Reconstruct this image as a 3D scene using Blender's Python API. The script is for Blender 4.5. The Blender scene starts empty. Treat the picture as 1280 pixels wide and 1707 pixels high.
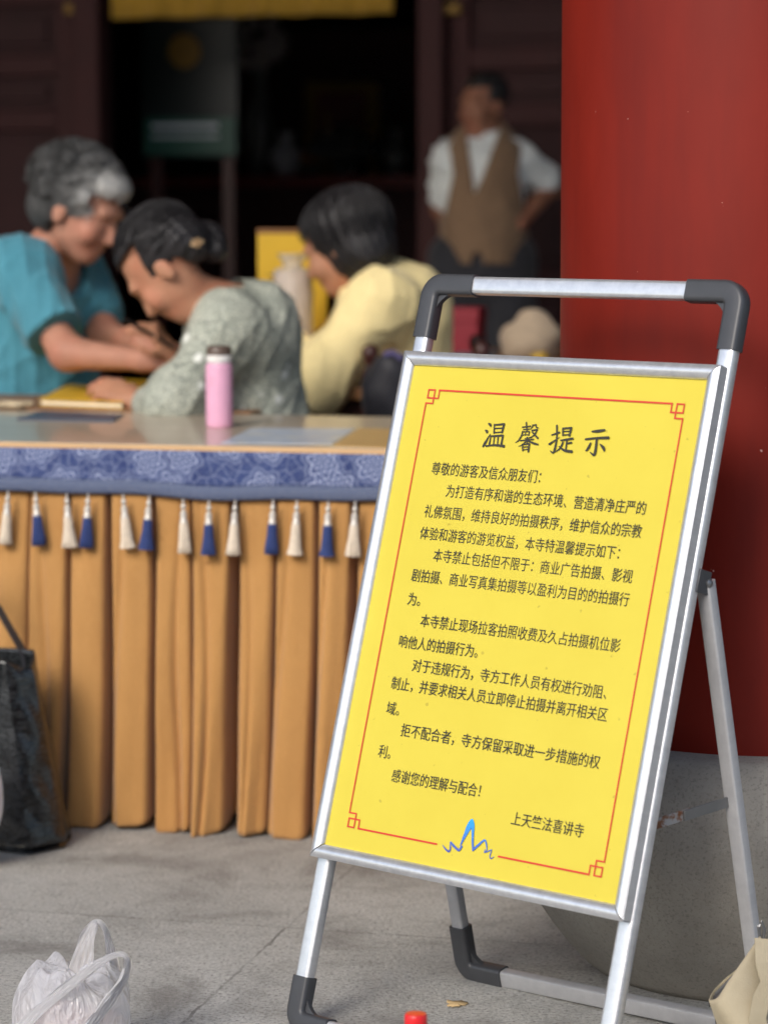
import bpy, bmesh, math, random
import numpy as np
from mathutils import Vector, Matrix

random.seed(7)
rng = np.random.default_rng(5)
R = math.radians
scene = bpy.context.scene
COL = scene.collection

# ------------------------------------------------------------------ camera
H_CAM, FPX, PITCH = 1.2, 4600.0, R(6.5)
ROLL = -0.0025707
cam_data = bpy.data.cameras.new('camera')
cam = bpy.data.objects.new('camera', cam_data)
COL.objects.link(cam)
cam_data.sensor_fit = 'HORIZONTAL'
cam_data.sensor_width = 36.0
cam_data.lens = FPX / 1280 * 36.0
cam_data.clip_start = 0.05
cam_data.clip_end = 400
F_ = Vector((0, math.cos(PITCH), -math.sin(PITCH)))
U0 = Vector((1, 0, 0)).cross(F_)
R_ = Vector((1, 0, 0)) * math.cos(ROLL) + U0 * math.sin(ROLL)
U_ = Vector((1, 0, 0)) * -math.sin(ROLL) + U0 * math.cos(ROLL)
m = Matrix((R_, U_, -F_)).transposed().to_4x4()
m.translation = (0, 0, H_CAM)
cam.matrix_world = m
cam_data.dof.use_dof = True
cam_data.dof.focus_distance = 3.97
cam_data.dof.aperture_fstop = 4.6
cam_data.dof.aperture_blades = 0
scene.camera = cam

# ------------------------------------------------------------------ sky, sun, exposure
SUN_EL, SUN_AZ = R(33), R(209)          # azimuth from +Y, clockwise: behind the camera, a little to the left
world = bpy.data.worlds.new("World")
scene.world = world
world.use_nodes = True
wn = world.node_tree.nodes
wl = world.node_tree.links
bg = wn['Background']
sky = wn.new('ShaderNodeTexSky')
sky.sky_type = 'NISHITA'
sky.sun_disc = False
sky.sun_elevation = SUN_EL
sky.sun_rotation = SUN_AZ
sky.air_density = 1.0
sky.dust_density = 2.0
sky.ozone_density = 0.6
wl.new(sky.outputs[0], bg.inputs[0])
bg.inputs[1].default_value = 0.15
sd = bpy.data.lights.new('sun', 'SUN')
sd.energy = 1.02
sd.angle = R(20)
sd.color = (1.0, 0.985, 0.955)
sun = bpy.data.objects.new('sun', sd)
COL.objects.link(sun)
sdir = Vector((math.sin(SUN_AZ) * math.cos(SUN_EL), math.cos(SUN_AZ) * math.cos(SUN_EL), math.sin(SUN_EL)))
sun.rotation_euler = sdir.to_track_quat('Z', 'Y').to_euler()
sun.location = sdir * 30
scene.view_settings.view_transform = 'Standard'
scene.view_settings.look = 'None'
scene.view_settings.exposure = 0.75
scene.view_settings.gamma = 1.0
scene.render.engine = 'CYCLES'
scene.cycles.max_bounces = 8
scene.cycles.diffuse_bounces = 5
scene.cycles.use_denoising = True
scene.cycles.sample_clamp_indirect = 4.0


# ------------------------------------------------------------------ placing helpers
def P(x, y, Y):
    """World point seen at photo pixel (x, y) at depth Y."""
    d = F_ + R_ * ((x - 640) / FPX) - U_ * ((y - 853.5) / FPX)
    return Vector((0, 0, H_CAM)) + d * (Y / d.y)


HALL = R(-13.6)
HA = Vector((math.cos(HALL), math.sin(HALL), 0))
HB = Vector((-math.sin(HALL), math.cos(HALL), 0))
P0 = Vector((0.006, 5.123, 0))


def Lw(a, b, z=0.0):
    return P0 + HA * a + HB * b + Vector((0, 0, z))


def on_b(x, y, b):
    """(a, z) where the ray of pixel (x, y) meets the vertical hall plane at depth b."""
    d = F_ + R_ * ((x - 640) / FPX) - U_ * ((y - 853.5) / FPX)
    c = Vector((0, 0, H_CAM))
    t = (b - (c - P0).dot(HB)) / d.dot(HB)
    q = c + d * t
    return (q - P0).dot(HA), q.z


# ------------------------------------------------------------------ materials
def lin(r, g, b):
    f = lambda c: (c / 255 / 12.92) if c <= 10.3 else ((c / 255 + 0.055) / 1.055) ** 2.4
    return (f(r), f(g), f(b), 1.0)


class NT:
    def __init__(s, name):
        s.m = bpy.data.materials.new(name)
        s.m.use_nodes = True
        s.t = s.m.node_tree
        s.b = s.t.nodes['Principled BSDF']
        s._co = None

    def n(s, typ, **kw):
        nd = s.t.nodes.new(typ)
        for k, v in kw.items():
            setattr(nd, k, v)
        return nd

    def l(s, a, b):
        s.t.links.new(a, b)

    def co(s, scale=(1, 1, 1), rot=(0, 0, 0), kind='Object'):
        tc = s.n('ShaderNodeTexCoord')
        mp = s.n('ShaderNodeMapping')
        mp.inputs['Scale'].default_value = scale
        mp.inputs['Rotation'].default_value = rot
        s.l(tc.outputs[kind], mp.inputs[0])
        return mp.outputs[0]

    def noise(s, scale, detail=4, rough=0.55, co=None, dist=0.0):
        nd = s.n('ShaderNodeTexNoise')
        nd.inputs['Scale'].default_value = scale
        nd.inputs['Detail'].default_value = detail
        nd.inputs['Roughness'].default_value = rough
        nd.inputs['Distortion'].default_value = dist
        s.l(co if co is not None else s.co(), nd.inputs['Vector'])
        return nd.outputs['Fac']

    def ramp(s, fac, stops, interp='LINEAR'):
        nd = s.n('ShaderNodeValToRGB')
        nd.color_ramp.interpolation = interp
        el = nd.color_ramp.elements
        while len(el) > 1:
            el.remove(el[0])
        el[0].position, el[0].color = stops[0]
        for p, c in stops[1:]:
            e = el.new(p)
            e.color = c
        s.l(fac, nd.inputs[0])
        return nd.outputs[0]

    def mix(s, fac, a, b, blend='MIX'):
        nd = s.n('ShaderNodeMix', data_type='RGBA', blend_type=blend)
        for i, v in ((0, fac), (6, a), (7, b)):
            if hasattr(v, 'is_output'):
                s.l(v, nd.inputs[i])
            else:
                nd.inputs[i].default_value = v
        return nd.outputs[2]

    def math(s, op, a, b=None, c=None):
        nd = s.n('ShaderNodeMath', operation=op)
        for i, v in enumerate((a, b, c)):
            if v is None:
                continue
            if hasattr(v, 'is_output'):
                s.l(v, nd.inputs[i])
            else:
                nd.inputs[i].default_value = v
        return nd.outputs[0]

    def col(s, v):
        if hasattr(v, 'is_output'):
            s.l(v, s.b.inputs['Base Color'])
        else:
            s.b.inputs['Base Color'].default_value = v

    def bump(s, h, strength=0.3, dist=0.01):
        nd = s.n('ShaderNodeBump')
        nd.inputs['Strength'].default_value = strength
        nd.inputs['Distance'].default_value = dist
        s.l(h, nd.inputs['Height'])
        s.l(nd.outputs[0], s.b.inputs['Normal'])

    def set(s, **kw):
        names = dict(rough='Roughness', metal='Metallic', spec='Specular IOR Level', coat='Coat Weight', coat_rough='Coat Roughness',
                     trans='Transmission Weight', ior='IOR', sheen='Sheen Weight', sss='Subsurface Weight', alpha='Alpha')
        for k, v in kw.items():
            inp = s.b.inputs[names[k]]
            if hasattr(v, 'is_output'):
                s.l(v, inp)
            else:
                inp.default_value = v
        return s


def simple(name, c, rough=0.6, var=0.12, scale=20, bump=0.0, bscale=200, bdist=0.002, **kw):
    """A surface of one colour with uneven tone, uneven gloss and a fine grain."""
    t = NT(name)
    f = t.noise(scale, 5, 0.6)
    d = tuple(x * (1 - var) for x in c[:3]) + (1,)
    e = tuple(min(1, x * (1 + var)) for x in c[:3]) + (1,)
    t.col(t.ramp(f, [(0.25, d), (0.75, e)]))
    t.set(rough=rough, **kw)
    if bump:
        t.bump(t.noise(bscale, 3, 0.6), bump, bdist)
    return t.m


M = {}
# brushed aluminium with small scuffs
t = NT('aluminium')
f = t.noise(60, 5, 0.7, t.co((1, 1, 0.05)))
t.col(t.ramp(f, [(0.3, lin(204, 205, 208)), (0.7, lin(222, 223, 225))]))
t.set(metal=0.7, rough=t.math('MULTIPLY_ADD', f, 0.15, 0.27), spec=0.5)
t.bump(t.noise(220, 3, 0.6, t.co((1, 1, 0.04))), 0.03, 0.001)
M['alu'] = t.m
t = NT('weathered_aluminium')
f = t.noise(30, 5, 0.7, t.co((1, 1, 0.2)))
t.col(t.ramp(f, [(0.3, lin(178, 178, 180)), (0.7, lin(194, 194, 195))]))
t.set(metal=0.4, rough=0.45)
M['alu_dull'] = t.m
M['plastic'] = simple('dark_grey_plastic', lin(62, 63, 66), 0.42, 0.1, 30, 0.12, 900, 0.0006)
t = NT('rusty_strut')
f = t.noise(35, 5, 0.7)
t.col(t.ramp(f, [(0.42, lin(150, 148, 146)), (0.5, lin(118, 74, 44)), (0.7, lin(96, 54, 28))]))
t.set(rough=0.6, metal=0.3)
M['rust'] = t.m
# yellow printed film with dust and a fine weave
t = NT('yellow_print')
f = t.noise(6, 5, 0.6)
c = t.ramp(f, [(0.3, lin(206, 188, 60)), (0.7, lin(211, 194, 66))])
sp = t.ramp(t.noise(95, 2, 0.4), [(0.0, (1, 1, 1, 1)), (0.24, (1, 1, 1, 1)), (0.27, (0, 0, 0, 1))])
c = t.mix(t.math('MULTIPLY', sp, 0.35), c, lin(120, 100, 40))
t.col(c)
t.set(rough=0.42, spec=0.35)
wv = t.n('ShaderNodeTexWave', wave_type='BANDS', bands_direction='Y')
wv.inputs['Scale'].default_value = 160
wv.inputs['Distortion'].default_value = 1.0
t.l(t.co(), wv.inputs['Vector'])
t.bump(wv.outputs['Fac'], 0.04, 0.0006)
M['poster'] = t.m
M['ink'] = simple('grey_black_ink', lin(48, 44, 30), 0.5, 0.08, 60)
M['red_ink'] = simple('red_ink', lin(204, 56, 34), 0.5, 0.06, 60)
t = NT('blue_ink')
tc = t.n('ShaderNodeTexCoord')
sx = t.n('ShaderNodeSeparateXYZ')
t.l(tc.outputs['Object'], sx.inputs[0])
t.col(t.ramp(t.math('MULTIPLY_ADD', sx.outputs[1], 20.0, -6.02), [(0.0, lin(78, 86, 160)), (0.45, lin(62, 118, 200)), (1.0, lin(32, 160, 240))]))
t.set(rough=0.5)
M['blue_ink'] = t.m
# red lacquer column
t = NT('red_lacquer')
f = t.noise(2.2, 6, 0.65, t.co((1, 1, 0.35)))
c = t.ramp(f, [(0.3, lin(106, 25, 15)), (0.7, lin(134, 34, 20))])
sp = t.ramp(t.noise(60, 3, 0.5), [(0.0, (1, 1, 1, 1)), (0.225, (1, 1, 1, 1)), (0.24, (0, 0, 0, 1))])
c = t.mix(sp, c, lin(196, 150, 138))
st = t.ramp(t.noise(9, 4, 0.6, t.co((1, 1, 0.12))), [(0.5, (0, 0, 0, 1)), (0.75, (1, 1, 1, 1))])
c = t.mix(t.math('MULTIPLY', st, 0.55), c, lin(92, 24, 20))
t.col(c)
t.set(rough=t.math('MULTIPLY_ADD', f, 0.18, 0.42), spec=0.22)
t.bump(t.math('MULTIPLY_ADD', t.noise(90, 3, 0.6, t.co((1, 1, 0.08))), 0.25, t.noise(14, 4, 0.6, t.co((1, 1, 0.3)))), 0.16, 0.004)
M['column'] = t.m
# stone drum
t = NT('pitted_stone')
f = t.noise(5, 9, 0.75)
g = t.noise(210, 4, 0.7)
c = t.ramp(f, [(0.25, lin(138, 132, 122)), (0.75, lin(174, 168, 157))])
c = t.mix(t.ramp(g, [(0.33, (0.7, 0.7, 0.7, 1)), (0.48, (0, 0, 0, 1))]), c, lin(118, 113, 105))
c = t.mix(t.ramp(g, [(0.62, (0, 0, 0, 1)), (0.72, (1, 1, 1, 1))]), c, lin(150, 145, 136))
t.col(c)
t.set(rough=0.88)
t.bump(g, 0.4, 0.003)
M['stone'] = t.m
# stone slab paving: seams follow the hall
t = NT('stone_paving')
tc = t.n('ShaderNodeTexCoord')
mp = t.n('ShaderNodeMapping', vector_type='TEXTURE')
q = Vector((-0.163, 4.456, 0))
mp.inputs['Location'].default_value = q
mp.inputs['Rotation'].default_value = (0, 0, R(-14.2))
t.l(tc.outputs['Object'], mp.inputs[0])
wob = t.noise(14, 4, 0.6, mp.outputs[0])
sx = t.n('ShaderNodeSeparateXYZ')
t.l(mp.outputs[0], sx.inputs[0])
def seam(o, period, w):
    v = t.math('ADD', t.math('ADD', o, t.math('MULTIPLY_ADD', wob, 0.016, -0.008)), 0.0)
    v = t.math('SUBTRACT', t.math('FRACT', t.math('ADD', t.math('DIVIDE', v, period), 0.5)), 0.5)
    v = t.math('MULTIPLY', t.math('ABSOLUTE', v), period)
    return t.math('LESS_THAN', v, w)
s1 = seam(sx.outputs[1], 0.93, t.math('MULTIPLY_ADD', t.noise(22, 4, 0.7), 0.007, -0.0012))
s2 = seam(sx.outputs[0], 1.28, t.math('MULTIPLY_ADD', t.noise(19, 4, 0.7), 0.007, -0.0012))
sm = t.math('MAXIMUM', s1, s2)
sm = t.math('MULTIPLY', sm, t.ramp(t.noise(7, 3, 0.5, mp.outputs[0]), [(0.35, (0.1, 0.1, 0.1, 1)), (0.6, (0.8, 0.8, 0.8, 1))]))
big = t.noise(1.7, 6, 0.6)
mid = t.noise(13, 6, 0.7)
gr = t.noise(150, 5, 0.8)
c = t.ramp(big, [(0.25, lin(164, 163, 157)), (0.75, lin(204, 202, 195))])
c = t.mix(t.ramp(mid, [(0.5, (0, 0, 0, 1)), (0.8, (0.55, 0.55, 0.55, 1))]), c, lin(112, 107, 101))
c = t.mix(t.ramp(gr, [(0.34, (0.95, 0.95, 0.95, 1)), (0.49, (0, 0, 0, 1))]), c, lin(88, 86, 83))
c = t.mix(t.ramp(gr, [(0.53, (0, 0, 0, 1)), (0.68, (0.9, 0.9, 0.9, 1))]), c, lin(214, 212, 206))
scr = t.ramp(t.noise(26, 5, 0.7, t.co((1, 5, 1), (0, 0, 0.6))), [(0.56, (0, 0, 0, 1)), (0.66, (0.35, 0.35, 0.35, 1))])
c = t.mix(scr, c, lin(104, 101, 97))
pat = t.ramp(t.noise(3.4, 6, 0.65, t.co((1, 1, 1), (0, 0, 1.3)), 0.6), [(0.5, (0, 0, 0, 1)), (0.68, (0.65, 0.65, 0.65, 1))])
c = t.mix(pat, c, lin(112, 108, 102))
sp = t.ramp(t.noise(34, 2, 0.4), [(0.0, (1, 1, 1, 1)), (0.2, (1, 1, 1, 1)), (0.25, (0, 0, 0, 1))])
c = t.mix(t.math('MULTIPLY', sp, 0.6), c, lin(70, 66, 62))
sp = t.ramp(t.noise(21, 2, 0.4, t.co((1, 1, 1), (0, 0, 2))), [(0.77, (0, 0, 0, 1)), (0.8, (1, 1, 1, 1))])
c = t.mix(t.math('MULTIPLY', sp, 0.5), c, lin(215, 212, 205))
c = t.mix(t.math('MULTIPLY', sm, 0.75), c, lin(74, 70, 65))
t.col(c)
t.set(rough=0.82)
hh = t.math('SUBTRACT', t.math('MULTIPLY_ADD', mid, 0.6, gr), t.math('MULTIPLY', sm, 2.0))
t.bump(hh, 0.8, 0.004)
M['paving'] = t.m
# ochre suede skirt
t = NT('ochre_suede')
f = t.noise(3.5, 6, 0.65, t.co((1, 1, 0.5)))
c = t.ramp(f, [(0.25, lin(172, 126, 70)), (0.75, lin(194, 146, 86))])
g = t.noise(700, 3, 0.7)
c = t.mix(t.ramp(g, [(0.3, (0.4, 0.4, 0.4, 1)), (0.6, (0, 0, 0, 1))]), c, lin(150, 98, 44))
wn_ = t.ramp(t.noise(7, 6, 0.7, t.co((1, 1, 0.25), (0, 0, 1)), 0.5), [(0.5, (0, 0, 0, 1)), (0.72, (0.5, 0.5, 0.5, 1))])
c = t.mix(wn_, c, lin(158, 108, 54))
sp = t.ramp(t.noise(26, 2, 0.4), [(0.0, (1, 1, 1, 1)), (0.2, (1, 1, 1, 1)), (0.24, (0, 0, 0, 1))])
c = t.mix(t.math('MULTIPLY', sp, 0.4), c, lin(120, 74, 34))
t.col(c)
t.set(rough=0.95, sheen=0.25)
t.bump(t.math('MULTIPLY_ADD', t.noise(480, 2, 0.6), 0.12, t.noise(26, 6, 0.7, t.co((1, 1, 0.6)), 0.8)), 0.4, 0.009)
M['suede'] = t.m
# blue brocade: scrolls and flower medallions, woven in
t = NT('blue_brocade')
tc = t.n('ShaderNodeTexCoord')
sx = t.n('ShaderNodeSeparateXYZ')
t.l(tc.outputs['Object'], sx.inputs[0])
cb = t.n('ShaderNodeCombineXYZ')
t.l(sx.outputs[0], cb.inputs[0])
t.l(sx.outputs[2], cb.inputs[1])
dn = t.n('ShaderNodeTexNoise')
dn.inputs['Scale'].default_value = 34
dn.inputs['Detail'].default_value = 3
t.l(cb.outputs[0], dn.inputs['Vector'])
wm = t.n('ShaderNodeVectorMath', operation='MULTIPLY_ADD')
t.l(dn.outputs['Color'], wm.inputs[0])
wm.inputs[1].default_value = (0.02, 0.02, 0.0)
t.l(cb.outputs[0], wm.inputs[2])
# big blossoms: lobed rings round scattered centres
v2 = t.n('ShaderNodeTexVoronoi', feature='F1', voronoi_dimensions='2D')
v2.inputs['Scale'].default_value = 11.5
v2.inputs['Randomness'].default_value = 0.75
t.l(cb.outputs[0], v2.inputs['Vector'])
df = t.n('ShaderNodeVectorMath', operation='SUBTRACT')
t.l(cb.outputs[0], df.inputs[0])
t.l(v2.outputs['Position'], df.inputs[1])
ln_ = t.n('ShaderNodeVectorMath', operation='LENGTH')
t.l(df.outputs[0], ln_.inputs[0])
sd2_ = t.n('ShaderNodeSeparateXYZ')
t.l(df.outputs[0], sd2_.inputs[0])
ang = t.math('ARCTAN2', sd2_.outputs[1], sd2_.outputs[0])
lob = t.math('MULTIPLY_ADD', t.math('SINE', t.math('MULTIPLY', ang, 6.0)), 0.005, ln_.outputs['Value'])
lob = t.math('ADD', lob, t.math('MULTIPLY_ADD', dn.outputs['Fac'], 0.016, -0.008))
ring = t.math('SINE', t.math('MULTIPLY', lob, 560.0))
inb = t.ramp(lob, [(0.034, (1, 1, 1, 1)), (0.037, (0, 0, 0, 1))])
fl = t.math('MULTIPLY', inb, t.ramp(ring, [(0.4, (0.15, 0.15, 0.15, 1)), (0.6, (1, 1, 1, 1))]))
# leaf scrolls between them
vo = t.n('ShaderNodeTexVoronoi', feature='DISTANCE_TO_EDGE', voronoi_dimensions='2D')
vo.inputs['Scale'].default_value = 44
t.l(wm.outputs[0], vo.inputs['Vector'])
leafy = t.ramp(t.noise(120, 3, 0.6, cb.outputs[0], 1.5), [(0.55, (0, 0, 0, 1)), (0.62, (0.42, 0.42, 0.42, 1))])
scroll = t.math('MAXIMUM', t.ramp(vo.outputs['Distance'], [(0.03, (0.6, 0.6, 0.6, 1)), (0.08, (0, 0, 0, 1))]), leafy)
k = t.math('MAXIMUM', t.math('MULTIPLY', scroll, t.math('SUBTRACT', 0.62, inb)), fl)
c = t.mix(k, t.ramp(t.noise(30, 4, 0.6), [(0.3, lin(33, 49, 98)), (0.7, lin(46, 64, 114))]), lin(150, 160, 188))
t.col(c)
t.set(rough=0.8, sheen=0.1)
t.bump(k, 0.15, 0.001)
M['brocade'] = t.m
t = NT('blue_braid')
wv = t.n('ShaderNodeTexWave', wave_type='BANDS', bands_direction='DIAGONAL', wave_profile='TRI')
wv.inputs['Scale'].default_value = 120
wv.inputs['Distortion'].default_value = 4.0
t.l(t.co(), wv.inputs['Vector'])
t.col(t.ramp(wv.outputs['Fac'], [(0.3, lin(48, 62, 98)), (0.66, lin(66, 82, 118)), (0.85, lin(140, 146, 158))]))
t.set(rough=0.8)
M['braid'] = t.m
M['tassel_white'] = simple('cream_thread', lin(214, 200, 180), 0.85, 0.14, 120, 0.2, 500)
M['tassel_blue'] = simple('navy_thread', lin(46, 62, 112), 0.85, 0.2, 120, 0.2, 500)
M['bead'] = simple('silver_bead', lin(206, 200, 190), 0.35, 0.08, 60, metal=0.3)
# table top: pale wood under a gloss sheet
t = NT('glossy_tabletop')
f = t.noise(9, 6, 0.6, t.co((0.35, 3, 1)))
t.col(t.ramp(f, [(0.3, lin(176, 160, 140)), (0.7, lin(190, 174, 154))]))
t.set(rough=0.3, coat=0.4, coat_rough=0.04, spec=0.2)
M['tabletop'] = t.m
M['edge_band'] = simple('tan_edge_band', lin(206, 168, 122), 0.5, 0.08, 20)
M['dark_wood'] = simple('dark_red_wood', lin(62, 30, 26), 0.4, 0.25, 14, 0.1, 60)
M['brown_wood'] = simple('brown_wood', lin(134, 92, 54), 0.45, 0.2, 12, 0.1, 60)
M['steel'] = simple('grey_steel', lin(130, 130, 130), 0.4, 0.1, 20, metal=0.8)


# ------------------------------------------------------------------ mesh builders
class MB:
    def __init__(s):
        s.v, s.f = [], []

    def add(s, vs, fs):
        o = len(s.v)
        s.v += [tuple(v) for v in vs]
        s.f += [tuple(i + o for i in f) for f in fs]

    def box(s, c, size, rot=None):
        c = Vector(c)
        h = Vector(size) / 2
        vs = [Vector((x * h.x, y * h.y, z * h.z)) for x in (-1, 1) for y in (-1, 1) for z in (-1, 1)]
        if rot is not None:
            vs = [rot @ v for v in vs]
        s.add([v + c for v in vs], [(0, 1, 3, 2), (4, 6, 7, 5), (0, 4, 5, 1), (2, 3, 7, 6), (0, 2, 6, 4), (1, 5, 7, 3)])
        return s

    def bar(s, p, q, w, h, upv=(0, 0, 1)):
        p, q = Vector(p), Vector(q)
        d = (q - p).normalized()
        sd_ = d.cross(Vector(upv)).normalized()
        u_ = sd_.cross(d)
        rot = Matrix((d, sd_, u_)).transposed()
        return s.box((p + q) / 2, ((q - p).length, w, h), rot)

    def sweep(s, path, prof, side=None, closed=False, caps=True, scale=None):
        """prof = [(x, y)] loop carried along path; x runs along `side`-derived normal in the path's plane, y along side."""
        path = [Vector(p) for p in path]
        n = len(path)
        vs, fs = [], []
        k = len(prof)
        last = None
        for i, p in enumerate(path):
            if closed:
                d = (path[(i + 1) % n] - path[i - 1])
            else:
                d = path[min(i + 1, n - 1)] - path[max(i - 1, 0)]
            d.normalize()
            if side is not None:
                b = Vector(side)
                nrm = b.cross(d).normalized()
                b = d.cross(nrm).normalized()
            else:
                if last is None:
                    a = Vector((0, 0, 1)) if abs(d.z) < 0.9 else Vector((1, 0, 0))
                    nrm = (a - d * a.dot(d)).normalized()
                else:
                    nrm = (last - d * last.dot(d)).normalized()
                last = nrm
                b = d.cross(nrm)
            mit = 1.0
            if side is not None and (closed or 0 < i < n - 1):
                d1 = (path[i] - path[i - 1]).normalized()
                mit = 1 / max(0.5, abs(d.dot(d1)))
            sc = 1.0 if scale is None else scale[i]
            for (x, y) in prof:
                vs.append(p + nrm * x * mit * sc + b * y * sc)
        rings = n if closed else n - 1
        for i in range(rings):
            for j in range(k):
                a, b_ = i * k + j, i * k + (j + 1) % k
                c, d_ = ((i + 1) % n) * k + (j + 1) % k, ((i + 1) % n) * k + j
                fs.append((a, b_, c, d_))
        if caps and not closed:
            fs.append(tuple(range(k - 1, -1, -1)))
            fs.append(tuple((n - 1) * k + j for j in range(k)))
        s.add(vs, fs)
        return s

    def tube(s, path, r, seg=10, scale=None):
        prof = [(math.cos(2 * math.pi * i / seg) * r, math.sin(2 * math.pi * i / seg) * r) for i in range(seg)]
        return s.sweep(path, prof, scale=scale)

    def lathe(s, prof, seg=32, c=(0, 0, 0), wob=None):
        c = Vector(c)
        vs, fs = [], []
        for j, (r, z) in enumerate(prof):
            for i in range(seg):
                a = 2 * math.pi * i / seg
                rr = r * (1 if wob is None else wob(a, j))
                vs.append(c + Vector((rr * math.cos(a), rr * math.sin(a), z)))
        n = len(prof)
        for j in range(n - 1):
            for i in range(seg):
                fs.append((j * seg + i, j * seg + (i + 1) % seg, (j + 1) * seg + (i + 1) % seg, (j + 1) * seg + i))
        if prof[0][0] > 1e-6:
            fs.append(tuple(range(seg - 1, -1, -1)))
        if prof[-1][0] > 1e-6:
            fs.append(tuple((n - 1) * seg + i for i in range(seg)))
        s.add(vs, fs)
        return s

    def grid(s, fn, nu, nv, thick=None):
        vs = [fn(i / nu, j / nv) for j in range(nv + 1) for i in range(nu + 1)]
        fs = [(j * (nu + 1) + i, j * (nu + 1) + i + 1, (j + 1) * (nu + 1) + i + 1, (j + 1) * (nu + 1) + i) for j in range(nv) for i in range(nu)]
        s.add(vs, fs)
        return s

    def build(s, name, material, parent=None, smooth=True, angle=40, bevel=0.0, segs=2, solid=0.0, loc=None):
        me = bpy.data.meshes.new(name)
        me.from_pydata(s.v, [], s.f)
        me.validate()
        bm = bmesh.new()
        bm.from_mesh(me)
        bmesh.ops.remove_doubles(bm, verts=bm.verts, dist=1e-6)
        bmesh.ops.recalc_face_normals(bm, faces=bm.faces)
        bm.to_mesh(me)
        bm.free()
        return link(name, me, material, parent, smooth, angle, bevel, segs, solid, loc)


def link(name, me, material, parent=None, smooth=True, angle=40, bevel=0.0, segs=2, solid=0.0, loc=None):
    if smooth:
        me.polygons.foreach_set('use_smooth', [True] * len(me.polygons))
        me.set_sharp_from_angle(angle=R(angle))
    if material is not None:
        me.materials.append(material)
    o = bpy.data.objects.new(name, me)
    COL.objects.link(o)
    if parent is not None:
        o.parent = parent
    if loc is not None:
        o.location = loc
    if solid:
        md = o.modifiers.new('thickness', 'SOLIDIFY')
        md.thickness = solid
        md.offset = 0
    if bevel:
        md = o.modifiers.new('edge', 'BEVEL')
        md.width = bevel
        md.segments = segs
        md.limit_method = 'ANGLE'
        md.angle_limit = R(40)
    return o


def thing(name, label, cat, loc=(0, 0, 0), rotz=0.0, group=None, mat=None):
    o = bpy.data.objects.new(name, None)
    COL.objects.link(o)
    o.empty_display_size = 0.1
    if mat is not None:
        o.matrix_world = mat
    else:
        o.location = loc
        o.rotation_euler = (0, 0, rotz)
    return tag(o, label, cat, group)


def tag(o, label, cat, group=None):
    o['label'] = label
    o['category'] = cat
    if group:
        o['group'] = group
    return o


def struct(o):
    o['kind'] = 'structure'
    return o


def rrect(w, h, r, seg=3):
    pts = []
    for cx, cy, a0 in ((w / 2 - r, h / 2 - r, 0), (-w / 2 + r, h / 2 - r, 90), (-w / 2 + r, -h / 2 + r, 180), (w / 2 - r, -h / 2 + r, 270)):
        for i in range(seg + 1):
            a = R(a0 + 90 * i / seg)
            pts.append((cx + r * math.cos(a), cy + r * math.sin(a)))
    return pts


def arc(c, r, a0, a1, n, ax=(1, 0, 0), ay=(0, 1, 0)):
    c, ax, ay = Vector(c), Vector(ax), Vector(ay)
    return [c + ax * r * math.cos(R(a0 + (a1 - a0) * i / n)) + ay * r * math.sin(R(a0 + (a1 - a0) * i / n)) for i in range(n + 1)]


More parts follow.
